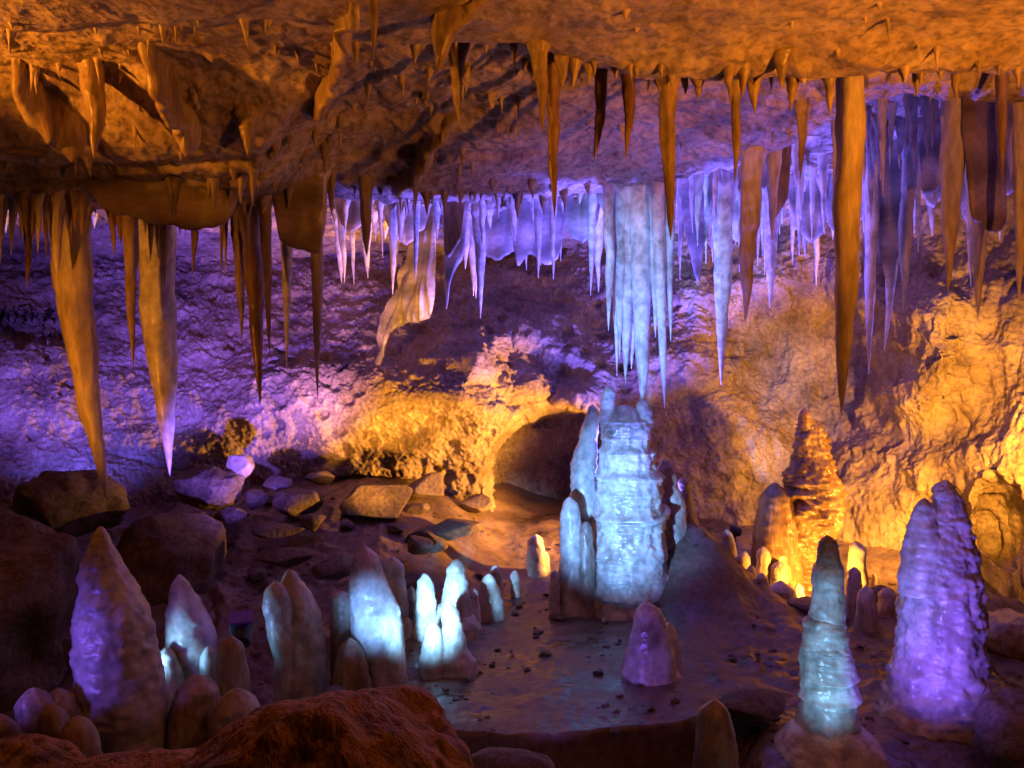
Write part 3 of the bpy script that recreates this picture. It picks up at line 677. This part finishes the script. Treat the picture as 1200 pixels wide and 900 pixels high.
for k, (lab, px, py, d, r) in enumerate([('flat dark plate behind the spotlit pillar', 500, 640, 5.9, .2), ('cracked slab at the back left of the shelf', 470, 668, 5.3, .2), ('small rubble stone below the largest angular block', 405, 618, 5.9, .09),
        ('pale rubble stone near the left wall foot', 318, 548, 6.3, .1), ('rubble stone left of the pink stone', 345, 555, 6.3, .08), ('dim rubble stone on the lower slope', 300, 640, 5.3, .09), ('small dark rubble stone above the cracked slab', 462, 622, 5.9, .09), ('tilted rubble stone right of the largest block', 490, 600, 6.3, .12)]):
    c = P(px, py, d); z = float(floor_z(c[0], c[1])[0]) + r * .2
    boulder(lab, px, 450 + (CAMZ - z) * F / d, d, (r, r * .8, r * .5), 'boulder', 4, 12, 70 + k, k * .9, .15, .03, cut=.6)
# loose stones on the flat shelf
for k, (lab, px, py, d, r) in enumerate([('largest brown stone lying on the flat shelf', 638, 766, 4.55, .045), ('brown stone behind the largest shelf stone', 630, 737, 4.95, .04), ('flat chip lying beside the tall stalagmite', 657, 722, 5.2, .05),
    ('thin shard near the back of the flat shelf', 565, 660, 5.9, .06), ('dark pebble at the middle of the shelf', 608, 697, 5.5, .03), ('brown pebble right of the dark one', 628, 745, 4.85, .025),
    ('small stone right of the pale violet cone', 603, 708, 5.35, .035), ('chip at the foot of the lone stalagmite', 640, 680, 5.7, .03), ('pebble in front of the half dark stalagmite', 577, 782, 4.4, .022), ('pebble near the right of the shelf', 725, 818, 3.95, .022)]):
    c = P(px, py, d); z = float(floor_z(c[0], c[1])[0])
    py2 = 450 + (CAMZ - z - r * .25) * F / d
    boulder(lab, px, py2, d, (r, r * .8, r * .45), 'boulder', 3, 9, 50 + k, k * .7, .2, .02, name='stone', cat='stone', cut=.6, group='loose stones on the flat shelf')

def gravel():
    rg2 = np.random.RandomState(3); n = 1500
    bm = bmesh.new(); bmesh.ops.create_icosphere(bm, subdivisions=1, radius=1)
    V = np.array([v.co[:] for v in bm.verts]); Fc = np.array([[v.index for v in f.verts] for f in bm.faces]); bm.free()
    y = rg2.uniform(3.2, 6.8, n * 2); x = y * rg2.uniform(-.62, .62, n * 2)
    keep = fbm(np.stack([x, y, 0 * x], -1), 1.6, 2, 80) > -.02
    x, y = x[keep][:n], y[keep][:n]; z = floor_z(x, y)
    r = .004 + .022 * rg2.rand(len(x)) ** 4
    vs, fs = [], []
    for k in range(len(x)):
        W = V * (1 + .35 * rg2.normal(size=(len(V), 1))) * r[k] * np.array([1, .8 + .4 * rg2.rand(), .55])
        vs.append(W + (x[k], y[k], z[k] + r[k] * .2)); fs.append(Fc + k * len(V))
    o = link('gravel', mesh_from('gravel', np.vstack(vs), np.vstack(fs), False), M['boulder']); o['kind'] = 'stuff'
    tag(o, 'fine brown gravel scattered over the cave floor', 'gravel')
gravel()

# ------------------------------------------------------------------ large stalactites
sl = stalactite
B = [
 # label, top, tip, width, d, mat, shape, bend
 ('longest thick orange stalactite at the left, bending to the right', (78, 240), (126, 588), 42, 4.72, 'cream', 1.5, -.015),
 ('smooth pale stalactite with a blunt shoulder, right of the longest left one', (177, 310), (199, 558), 46, 4.95, 'white', 1.6, 0),
 ('thin brown stalactite between the two big left ones', (151, 275), (156, 432), 17, 4.6, 'tan', 1.5, 0),
 ('dark glossy stalactite hanging left of centre', (292, 250), (305, 475), 24, 4.78, 'brown', 1.5, 0),
 ('thinner dark stalactite touching the glossy one', (309, 265), (316, 415), 13, 4.62, 'brown', 1.4, 0),
 ('slim two toned stalactite right of the dark glossy pair', (373, 265), (372, 466), 18, 4.7, 'cream', 1.5, 0),
 ('bright violet stub between the dark glossy and the two toned stalactites', (335, 300), (336, 432), 17, 5.1, 'white', 1.3, 0),
 ('beige stalactite behind the dark glossy one', (278, 300), (283, 400), 20, 4.95, 'tan', 1.2, 0),
 ('tallest straight brown stalactite at the right', (1000, 90), (986, 486), 33, 3.35, 'cream', 2.3, 0),
 ('brown stalactite hanging above the pale blue cluster', (780, 95), (786, 282), 19, 3.2, 'tan', 1.9, 0),
 ('dark brown stalactite near the middle of the ceiling', (648, 140), (650, 256), 17, 3.45, 'brown', 1.7, 0),
 ('orange stalactite in front of the dark brown one', (631, 70), (636, 158), 16, 3.0, 'tan', 1.5, 0),
 ('thin orange icicle at the top edge of the ceiling', (438, -10), (438, 72), 11, 2.5, 'tan', 1.6, 0),
 ('thin crooked orange stalactite left of the grey one', (857, 90), (861, 216), 12, 3.35, 'tan', 1.8, .02),
 ('grey brown spear stalactite in the middle right', (882, 180), (873, 378), 25, 4.6, 'cream', 1.9, 0),
 ('single pale blue spear right of the bright cluster', (851, 260), (845, 451), 27, 5.6, 'white', 1.6, 0),
 ('small orange spike left of the tallest straight stalactite', (941, 130), (938, 210), 11, 4.0, 'tan', 1.6, 0),
 ('pinkish stalactite right of the grey spear', (907, 165), (905, 282), 17, 4.7, 'cream', 1.3, 0),
 ('short pinkish spike beside the tallest straight stalactite', (980, 150), (978, 242), 11, 4.3, 'cream', 1.4, 0),
 ('long pale lilac icicle just right of the tallest straight one', (1022, 200), (1018, 438), 17, 5.3, 'white', 1.4, 0),
 ('violet icicle forming a pair with the pale lilac one', (1050, 215), (1036, 411), 19, 5.3, 'white', 1.4, .02),
 ('beige leaf shaped stalactite right of the violet icicle', (1068, 230), (1058, 368), 18, 5.1, 'cream', 1.7, 0),
 ('slim violet stalactite between the beige and the pink ones', (1078, 230), (1076, 296), 10, 5.2, 'white', 1.4, 0),
 ('long pink stalactite at the right', (1122, 110), (1111, 343), 28, 4.1, 'cream', 1.7, 0),
 ('purple stalactite below the banded curtain', (1150, 230), (1146, 375), 26, 4.25, 'cream', 1.5, 0),
 ('white tipped icicle between the pink and the purple ones', (1136, 240), (1138, 336), 12, 5.2, 'white', 1.5, 0),
 ('pinkish stalactite at the right edge of the frame', (1198, 100), (1194, 356), 17, 3.9, 'cream', 1.9, 0),
 ('violet stalactite behind the grey spear', (908, 240), (902, 361), 20, 5.7, 'white', 1.4, 0),
 ('dark violet spike left of the bright cluster', (695, 250), (692, 346), 11, 6.3, 'white', 1.3, 0),
 ('bright violet dagger under the left fringe', (562, 260), (563, 373), 17, 6.2, 'white', 1.4, 0),
 ('violet icicle just left of the translucent banded curtain', (462, 260), (460, 345), 11, 6.5, 'white', 1.4, 0),
 ('long violet icicle just right of the translucent banded curtain', (524, 260), (523, 362), 10, 6.4, 'white', 1.4, 0),
 ('thin violet icicle in front of the translucent banded curtain', (488, 260), (487, 330), 8, 6.2, 'white', 1.4, 0),
 ('orange bullet shaped stalactite at the left of the violet fringe', (429, 235), (430, 301), 15, 5.0, 'tan', 2.0, 0),
 ('leaf shaped orange stalactite on the left ceiling', (290, 115), (291, 184), 18, 3.75, 'tan', 2.0, 0),
 ('curved orange stalactite in the middle of the ceiling', (541, 85), (539, 146), 16, 3.3, 'tan', 1.8, -.04),
 ('brown leaf stalactite right of the dark brown one', (701, 115), (696, 188), 18, 3.5, 'brown', 1.8, .04),
 ('second brown leaf stalactite further right', (733, 115), (733, 188), 17, 3.5, 'brown', 1.8, .03),
 ('dark brown stalactite in front of the banded curtain', (1172, 105), (1174, 215), 16, 3.5, 'brown', 1.7, 0),
 ('small curved hanging spike near the top left drapery', (106, 130), (110, 185), 24, 3.55, 'tan', 1.9, .03),
]
for lab, tp, ti, w_, d, mt, sh, bd in B:
    sl(lab, tp, ti, w_, d, mt, shape=sh, bend=bd, seg=36, n=80, lump=.13, flute=.24, ring=.10, flare=.12 if w_ > 35 else .35 if w_ > 20 else .6)
# bright pale blue cluster over the tall stalagmite: fused, so one thing with hanging parts
cl_d = 5.45
root = empty('stalactite_cluster', P(738, 265, cl_d)); tag(root, 'bright pale blue cluster of fused stalactites over the tallest stalagmite', 'stalactite')
for tp, ti, w_, dd, sh in [((714, 250), (713, 388), 12, 5.40, 2.0), ((727, 250), (726, 420), 17, 5.48, 1.5), ((737, 250), (733, 452), 22, 5.50, 1.3), ((752, 250), (753, 480), 24, 5.44, 2.4), ((743, 250), (740, 432), 26, 5.56, 1.4), ((720, 250), (723, 440), 12, 5.55, 1.3)]:
    o = sl('x', tp, ti, w_, dd, 'white', shape=sh, seg=28, n=70, flute=.16, ring=.06, name='hanging_spike')
    del o['label'], o['category']; o.parent = root; o.location = Vector(o.location) - Vector(root.location)
root = empty('stalactite_cluster', P(775, 265, 5.3)); tag(root, 'lilac stalactite pair right of the bright cluster, ending in a long violet point', 'stalactite')
for tp, ti, w_, dd, sh in [((770, 245), (779, 479), 16, 5.30, 1.7), ((786, 245), (786, 400), 13, 5.32, 1.5), ((768, 245), (768, 395), 14, 5.4, 1.7), ((777, 245), (776, 350), 16, 5.42, 1.4)]:
    o = sl('x', tp, ti, w_, dd, 'white', shape=sh, seg=24, n=60, flute=.16, ring=.06, name='hanging_spike')
    del o['label'], o['category']; o.parent = root; o.location = Vector(o.location) - Vector(root.location)

# ------------------------------------------------------------------ draperies
dr = drapery
def hp(px, py, hang):        # a point of a curtain whose root is on the ceiling at that pixel
    d = hit_ceiling(px, py); return (px, None, py + hang, d)
dr('leftmost orange drapery running back along the ceiling', [hp(22, 66, 8), hp(26, 80, 36), hp(40, 100, 52), hp(60, 116, 62), hp(84, 138, 54), hp(101, 158, 50)], .075, 'tan', wave=.07, hem=.09, seed=1)
dr('orange drapery with a long shadow, right of the leftmost one', [hp(168, 46, 6), hp(176, 58, 34), hp(188, 72, 54), hp(200, 92, 52), hp(206, 112, 48), hp(222, 138, 48), hp(236, 164, 36)], .075, 'tan', wave=.07, hem=.09, seed=2)
dr('slim drapery winding down the ceiling left of centre', [hp(418, -6, 6), hp(410, 14, 22), hp(402, 40, 26), hp(390, 78, 26), hp(376, 112, 26), hp(368, 140, 30)], .055, 'tan', wave=.06, hem=.06, seed=3)
dr('sharp golden drapery at the top of the frame', [hp(590, -16, 6), hp(560, 0, 14), hp(535, 10, 28), hp(514, 18, 62), hp(505, 16, 20)], .06, 'tan', wave=.06, hem=.05, seed=4)
dr('orange drapery slanting toward the violet fringe', [hp(545, 128, 6), hp(522, 148, 14), hp(500, 168, 26), hp(490, 184, 30), hp(470, 206, 24), hp(458, 224, 26)], .06, 'tan', wave=.06, hem=.05, seed=5)
dr('wide honey coloured curtain along the left ledge', [(82, None, 222, 4.30), (115, None, 240, 4.28), (150, None, 254, 4.27), (190, None, 264, 4.27), (230, None, 267, 4.28), (268, None, 264, 4.3), (282, None, 250, 4.34)], .045, 'banded', seed=6, wave=.03)
dr('honey curtain at the far left edge', [(-60, None, 170, 3.9), (0, None, 180, 3.92), (25, None, 185, 3.94), (50, None, 184, 3.95), (66, None, 174, 3.98)], .045, 'banded', seed=7, wave=.02)
dr('banded curtain linking two spikes left of centre', [(318, None, 262, 4.6), (330, None, 284, 4.62), (350, None, 293, 4.64), (372, None, 296, 4.66), (380, None, 300, 4.68)], .04, 'banded', seed=8)
dr('translucent banded curtain ending in a pale hook', [(510, 512, 345, 6.8), (505, 510, 368, 6.8), (494, 508, 376, 6.82), (480, 506, 379, 6.86), (466, 504, 382, 6.9), (453, 502, 396, 6.94), (446, 500, 432, 6.96), (443, 498, 380, 6.98)], .02, 'curtain', seed=9, wave=.16, taper=False, hem=.02, n=80, ruffle=12)
dr('beige curtain in the middle of the violet fringe', [(546, None, 270, 5.6), (536, None, 288, 5.6), (526, None, 302, 5.62), (518, None, 290, 5.64)], .03, 'tan', seed=10)
dr('violet curtain slanting beside the dagger', [(552, None, 290, 6.0), (540, None, 306, 6.0), (528, None, 330, 6.02), (523, None, 360, 6.04), (520, None, 320, 6.04)], .025, 'curtain', seed=11)
dr('big banded brown curtain at the right', [(1186, None, 225, 4.3), (1172, None, 262, 4.2), (1166, None, 270, 4.16), (1150, None, 262, 4.1), (1136, None, 250, 4.05), (1132, None, 200, 4.0)], .05, 'banded', seed=12, wave=.05)
dr('violet banded curtain left of the pink stalactite', [(1112, None, 190, 4.9), (1104, None, 214, 4.9), (1092, None, 226, 4.9), (1080, None, 222, 4.92), (1076, None, 200, 4.92)], .035, 'curtain', seed=13)
dr('lilac curtain above the bright cluster', [(792, None, 290, 5.6), (780, None, 300, 5.55), (765, None, 296, 5.5), (745, None, 285, 5.5), (725, None, 278, 5.52), (708, None, 272, 5.55), (700, None, 262, 5.6)], .05, 'curtain', seed=14, wave=.08)
dr('broad pinkish curtain right of the grey spear', [(930, None, 215, 4.75), (918, None, 240, 4.75), (906, None, 256, 4.76), (896, None, 240, 4.78)], .04, 'tan', seed=15)
dr('purple curtain left of the beige leaf stalactite', [(1062, None, 262, 5.25), (1052, None, 300, 5.25), (1040, None, 330, 5.28), (1030, None, 290, 5.3), (1024, None, 250, 5.3)], .04, 'curtain', seed=16, wave=.06)
dr('pale curtain below the roof behind the tallest straight one', [(975, None, 262, 6.0), (962, None, 276, 6.0), (948, None, 284, 6.0), (934, None, 270, 6.0), (920, None, 262, 6.0)], .04, 'curtain', seed=17, wave=.06)
dr('violet curtain in the back fringe right of the bright cluster', [(838, None, 262, 5.9), (826, None, 285, 5.9), (818, None, 330, 5.92), (806, None, 290, 5.95), (796, None, 262, 6.0)], .035, 'curtain', seed=18, wave=.06)
dr('violet curtain in the back fringe left of the bright cluster', [(668, None, 280, 6.6), (655, None, 302, 6.6), (640, None, 310, 6.6), (622, None, 296, 6.6), (606, None, 312, 6.6), (592, None, 286, 6.6)], .035, 'curtain', seed=19, wave=.06)

for k, (lab, px, d, hang) in enumerate([('small violet curtain at the left end of the back fringe', 415, 6.4, 40), ('short violet curtain above the translucent banded one', 475, 6.7, 45), ('pale violet curtain between the dagger and the cluster', 585, 6.9, 55), ('narrow violet curtain left of the dark violet spike', 680, 6.5, 60),
        ('bright violet curtain left of the grey spear', 865, 6.4, 60), ('bright violet curtain behind the tallest straight stalactite', 990, 5.9, 70), ('violet curtain behind the pink stalactite', 1095, 5.4, 60), ('small violet curtain at the right edge of the back fringe', 1180, 5.2, 60), ('lilac curtain hanging high in the violet recess', 880, 5.6, 45), ('lilac curtain behind the white tipped icicle', 1140, 5.5, 80)]):
    x = (px - 600) / F * d; pyc = 450 - (float(ceil_z(x, d)[0]) - CAMZ) * F / d
    w2 = 26 + 6 * (k % 3)
    dr(lab, [(px - w2, None, pyc + hang * .3, d + .05), (px - w2 * .4, None, pyc + hang * .9, d), (px + w2 * .1, None, pyc + hang, d - .04), (px + w2 * .6, None, pyc + hang * .7, d), (px + w2, None, pyc + hang * .4, d + .06)], .03, 'curtain', seed=30 + k, wave=.08, hem=.06)

# ------------------------------------------------------------------ fringes of small stalactites
rg = random.Random(5)
SEEN = {}
MARKS = [(20, 'left edge of the frame'), (126, 'longest stalactite'), (157, 'thin brown stalactite'), (199, 'blunt shouldered stalactite'), (245, 'wide honey curtain'), (305, 'dark glossy stalactite'), (336, 'violet stub'), (372, 'two toned stalactite'), (430, 'orange bullet stalactite'),
    (478, 'translucent banded curtain'), (520, 'beige curtain'), (563, 'violet dagger'), (600, 'violet back curtain'), (636, 'orange middle stalactite'), (650, 'dark brown middle stalactite'), (692, 'dark violet spike'), (735, 'bright blue cluster'), (780, 'lilac pair'), (818, 'violet curtain point'), (845, 'pale blue spear'),
    (873, 'grey brown spear'), (902, 'violet stalactite'), (938, 'small orange spike'), (986, 'tallest straight stalactite'), (1018, 'pale lilac icicle'), (1036, 'violet icicle'), (1058, 'beige leaf stalactite'), (1076, 'slim violet stalactite'), (1111, 'long pink stalactite'), (1146, 'purple stalactite'), (1194, 'frame edge stalactite')]
def fringe(label, group, n, pxr, dr_, len_px, wr, mat, shape=1.3, seg=10, rings=20, skip=()):
    for i in range(n):
        px = pxr[0] + (pxr[1] - pxr[0]) * (i + rg.random()) / n
        d = rg.uniform(*dr_) if not callable(dr_[0]) else dr_[0](px) + rg.uniform(-dr_[1], dr_[1])
        x = (px - 600) / F * d
        zc = float(ceil_z(x, d)[0]); pyc = 450 - (zc - CAMZ) * F / d
        L_ = len_px[0] + (len_px[1] - len_px[0]) * rg.random() ** 1.7
        wd = rg.uniform(*wr) * (.6 + .4 * L_ / len_px[1])
        lf = (L_ - len_px[0]) / (len_px[1] - len_px[0])
        size = 'short' if lf < .25 else 'medium' if lf < .6 else 'long'
        mp, mn = min(MARKS, key=lambda q: abs(q[0] - px))
        side = 'just left of' if px < mp else 'just right of'
        build = 'stout' if wd > (wr[0] + wr[1]) * .4 else 'thin'
        txt = f'{size} {build} {label}, {side} the {mn}'; SEEN[txt] = SEEN.get(txt, 0) + 1
        if SEEN[txt] > 1: txt = ('second', 'third', 'fourth', 'fifth', 'sixth', 'seventh', 'eighth', 'ninth')[min(SEEN[txt] - 2, 7)] + ' ' + txt
        stalactite(txt, (px, pyc), (px + rg.uniform(-4, 4), pyc + L_), wd, d, mat if isinstance(mat, str) else rg.choice(mat), group, shape=rg.uniform(1, 1.6) * shape / 1.3, seg=seg, n=rings, lump=.14, flute=.14, ring=.06, flare=.65)
fringe('violet back fringe stalactite', 'back fringe left of the bright cluster', 58, (395, 705), (5.9, 7.4), (20, 100), (7, 15), 'white')
fringe('violet back fringe stalactite', 'back fringe right of the bright cluster', 58, (785, 985), (5.2, 7.0), (22, 120), (7, 16), 'white')
fringe('violet back fringe stalactite', 'back fringe at the right edge', 36, (1005, 1210), (4.7, 5.9), (24, 115), (8, 17), 'white')
fringe('brown ledge stalactite', 'fringe of the left ledge', 40, (-20, 400), (4.62, 5.0), (25, 110), (7, 14), ('tan', 'tan', 'brown'))
fringe('orange slab edge stalactite', 'edge of the right ceiling slab', 40, (640, 1200), (3.02, 3.4), (12, 52), (9, 18), 'tan')
fringe('brown ledge stalactite', 'fringe of the left ledge', 14, (-15, 100), (4.3, 4.62), (45, 120), (10, 18), ('tan', 'cream'))
fringe('orange nub on the ceiling', 'nubs on the middle ceiling', 20, (440, 690), (4.9, 5.5), (8, 34), (7, 12), 'tan')
fringe('orange nub on the steps', 'nubs on the left ceiling steps', 20, (190, 420), (4.0, 4.6), (12, 60), (8, 15), 'tan')
fringe('dim brown ceiling nub', 'nubs under the front ceiling step', 14, (400, 720), (3.1, 3.9), (10, 36), (8, 15), 'tan')
fringe('pale spike behind the ledge', 'spikes far left behind the ledge', 12, (-10, 330), (5.4, 6.6), (15, 60), (8, 14), 'white')

# tiny drips nobody could count, dotted over the ceiling
def drips():
    rg3 = np.random.RandomState(9); vs, fs, n0 = [], [], 0
    y = rg3.uniform(2.7, 7.2, 1400); x = y * rg3.uniform(-.64, .64, 1400)
    m = fbm(np.stack([x, y, 0 * x], -1), 2.3, 2, 91) > .12
    x, y = x[m][:420], y[m][:420]; z = ceil_z(x, y)
    for k in range(len(x)):
        L_ = .02 + .10 * rg3.rand() ** 2.2; R = .006 + .012 * rg3.rand()
        t = np.linspace(0, 1, 9); c = np.stack([x[k] + .15 * L_ * rg3.normal() * t, y[k] + 0 * t, z[k] + .03 - (L_ + .03) * t], -1)
        V, Q = tube(c, np.maximum(R * (1 - t ** 1.5) * (1 + 1.2 * np.exp(-t * (L_ + .03) / .035)), .001), 8, .15, 40, seed=k * .3)
        vs.append(V); fs += [[a + n0 for a in (q[:3] if q[2] == q[3] else q)] for q in Q.tolist()]; n0 += len(V)
    me = bpy.data.meshes.new('ceiling_drips'); me.from_pydata(np.vstack(vs).tolist(), [], fs)
    me.polygons.foreach_set('use_smooth', np.ones(len(me.polygons), bool)); me.update()
    o = link('ceiling_drips', me, M['ceiling']); o['kind'] = 'stuff'; tag(o, 'tiny stone drips dotted all over the ceiling', 'drips')
drips()
fringe('lilac front fringe stalactite', 'lilac fringe at the right', 20, (1005, 1205), (4.25, 4.7), (30, 120), (8, 16), ('white', 'cream'))

# ------------------------------------------------------------------ lamps
def lathe(name, prof, seg, mat, parent, loc):
    th = np.linspace(0, 2 * np.pi, seg, endpoint=False)
    V = [(r * math.cos(a), r * math.sin(a), z) for z, r in prof for a in th]
    fs = grid_faces(len(prof), seg, True).tolist() + [list(range(seg))[::-1], [(len(prof) - 1) * seg + i for i in range(seg)]]
    me = bpy.data.meshes.new(name); me.from_pydata(V, [], fs); me.update(); me.materials.append(mat)
    o = bpy.data.objects.new(name, me); COL.objects.link(o); o.parent = parent; o.location = loc; return o
for k, L in enumerate(LAMPS):
    loc = Vector(L['loc']); loc.z = max(loc.z, float(floor_z(loc.x, loc.y)[0]) + .07); tgt = Vector(L['tgt']); dirv = (tgt - loc).normalized()
    root = empty('flood_lamp', loc); tag(root, L['label'], 'lamp', 'lamps hidden among the formations')
    root.rotation_euler = dirv.to_track_quat('-Z', 'Y').to_euler()
    s = .55 * L['size']
    hs = lathe('housing', [(.16 * s, .03 * s), (.15 * s, .055 * s), (.06 * s, .07 * s), (.0, .08 * s), (.004 * s, .068 * s)], 20, M['metal'], root, (0, 0, .02))
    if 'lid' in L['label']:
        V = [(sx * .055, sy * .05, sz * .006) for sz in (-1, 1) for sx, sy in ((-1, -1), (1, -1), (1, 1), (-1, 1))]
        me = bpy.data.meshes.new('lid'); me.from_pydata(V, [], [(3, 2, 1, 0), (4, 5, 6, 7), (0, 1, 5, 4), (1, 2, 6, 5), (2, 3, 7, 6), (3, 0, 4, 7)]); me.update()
        me.materials.append(mat_plain('lamp_lid_painted_light', (.16, .06, .50), .4))  # violet light falling on the lid is put into its base colour
        lid = bpy.data.objects.new('lid', me); COL.objects.link(lid); lid.parent = root; lid.location = (0, .062, .02); lid.rotation_euler = (math.radians(80), 0, 0); lid['label'] = 'flat lid with violet light painted on'
    em = mat_plain('lamp_lens_glow', (.8, .8, .8), .3, emit=L['col'], es=4.0); em.cycles.emission_sampling = 'NONE'
    lathe('lens', [(.012 * s, .066 * s), (.002 * s, .064 * s)], 20, em, hs, (0, 0, 0))
    fz = float(floor_z(loc.x, loc.y)[0]); hgt = loc.z - fz + .03
    if hgt > .12:                                            # a thin post carries the lamp
        me = bpy.data.meshes.new('stand'); V2, Q2 = tube([(0, 0, -.03), (0, 0, -hgt * .5), (0, 0, -hgt)], [.009, .011, .016], 10)
        me = mesh_mixed('stand', V2, Q2); me.materials.append(M['metal'])
        so = bpy.data.objects.new('stand', me); COL.objects.link(so); so.parent = root
        so.matrix_parent_inverse = root.rotation_euler.to_matrix().to_4x4().inverted()
        so.location = root.rotation_euler.to_matrix() @ Vector((0, 0, .06))
    li = bpy.data.lights.new('lamp_light', 'SPOT')
    li.energy = L['w']; li.color = L['col']; li.spot_size = math.radians(L['cone']); li.spot_blend = L['blend']; li.shadow_soft_size = L['r']
    lo = bpy.data.objects.new('lamp_light', li); COL.objects.link(lo); lo.parent = root; lo.location = (0, 0, -.02)
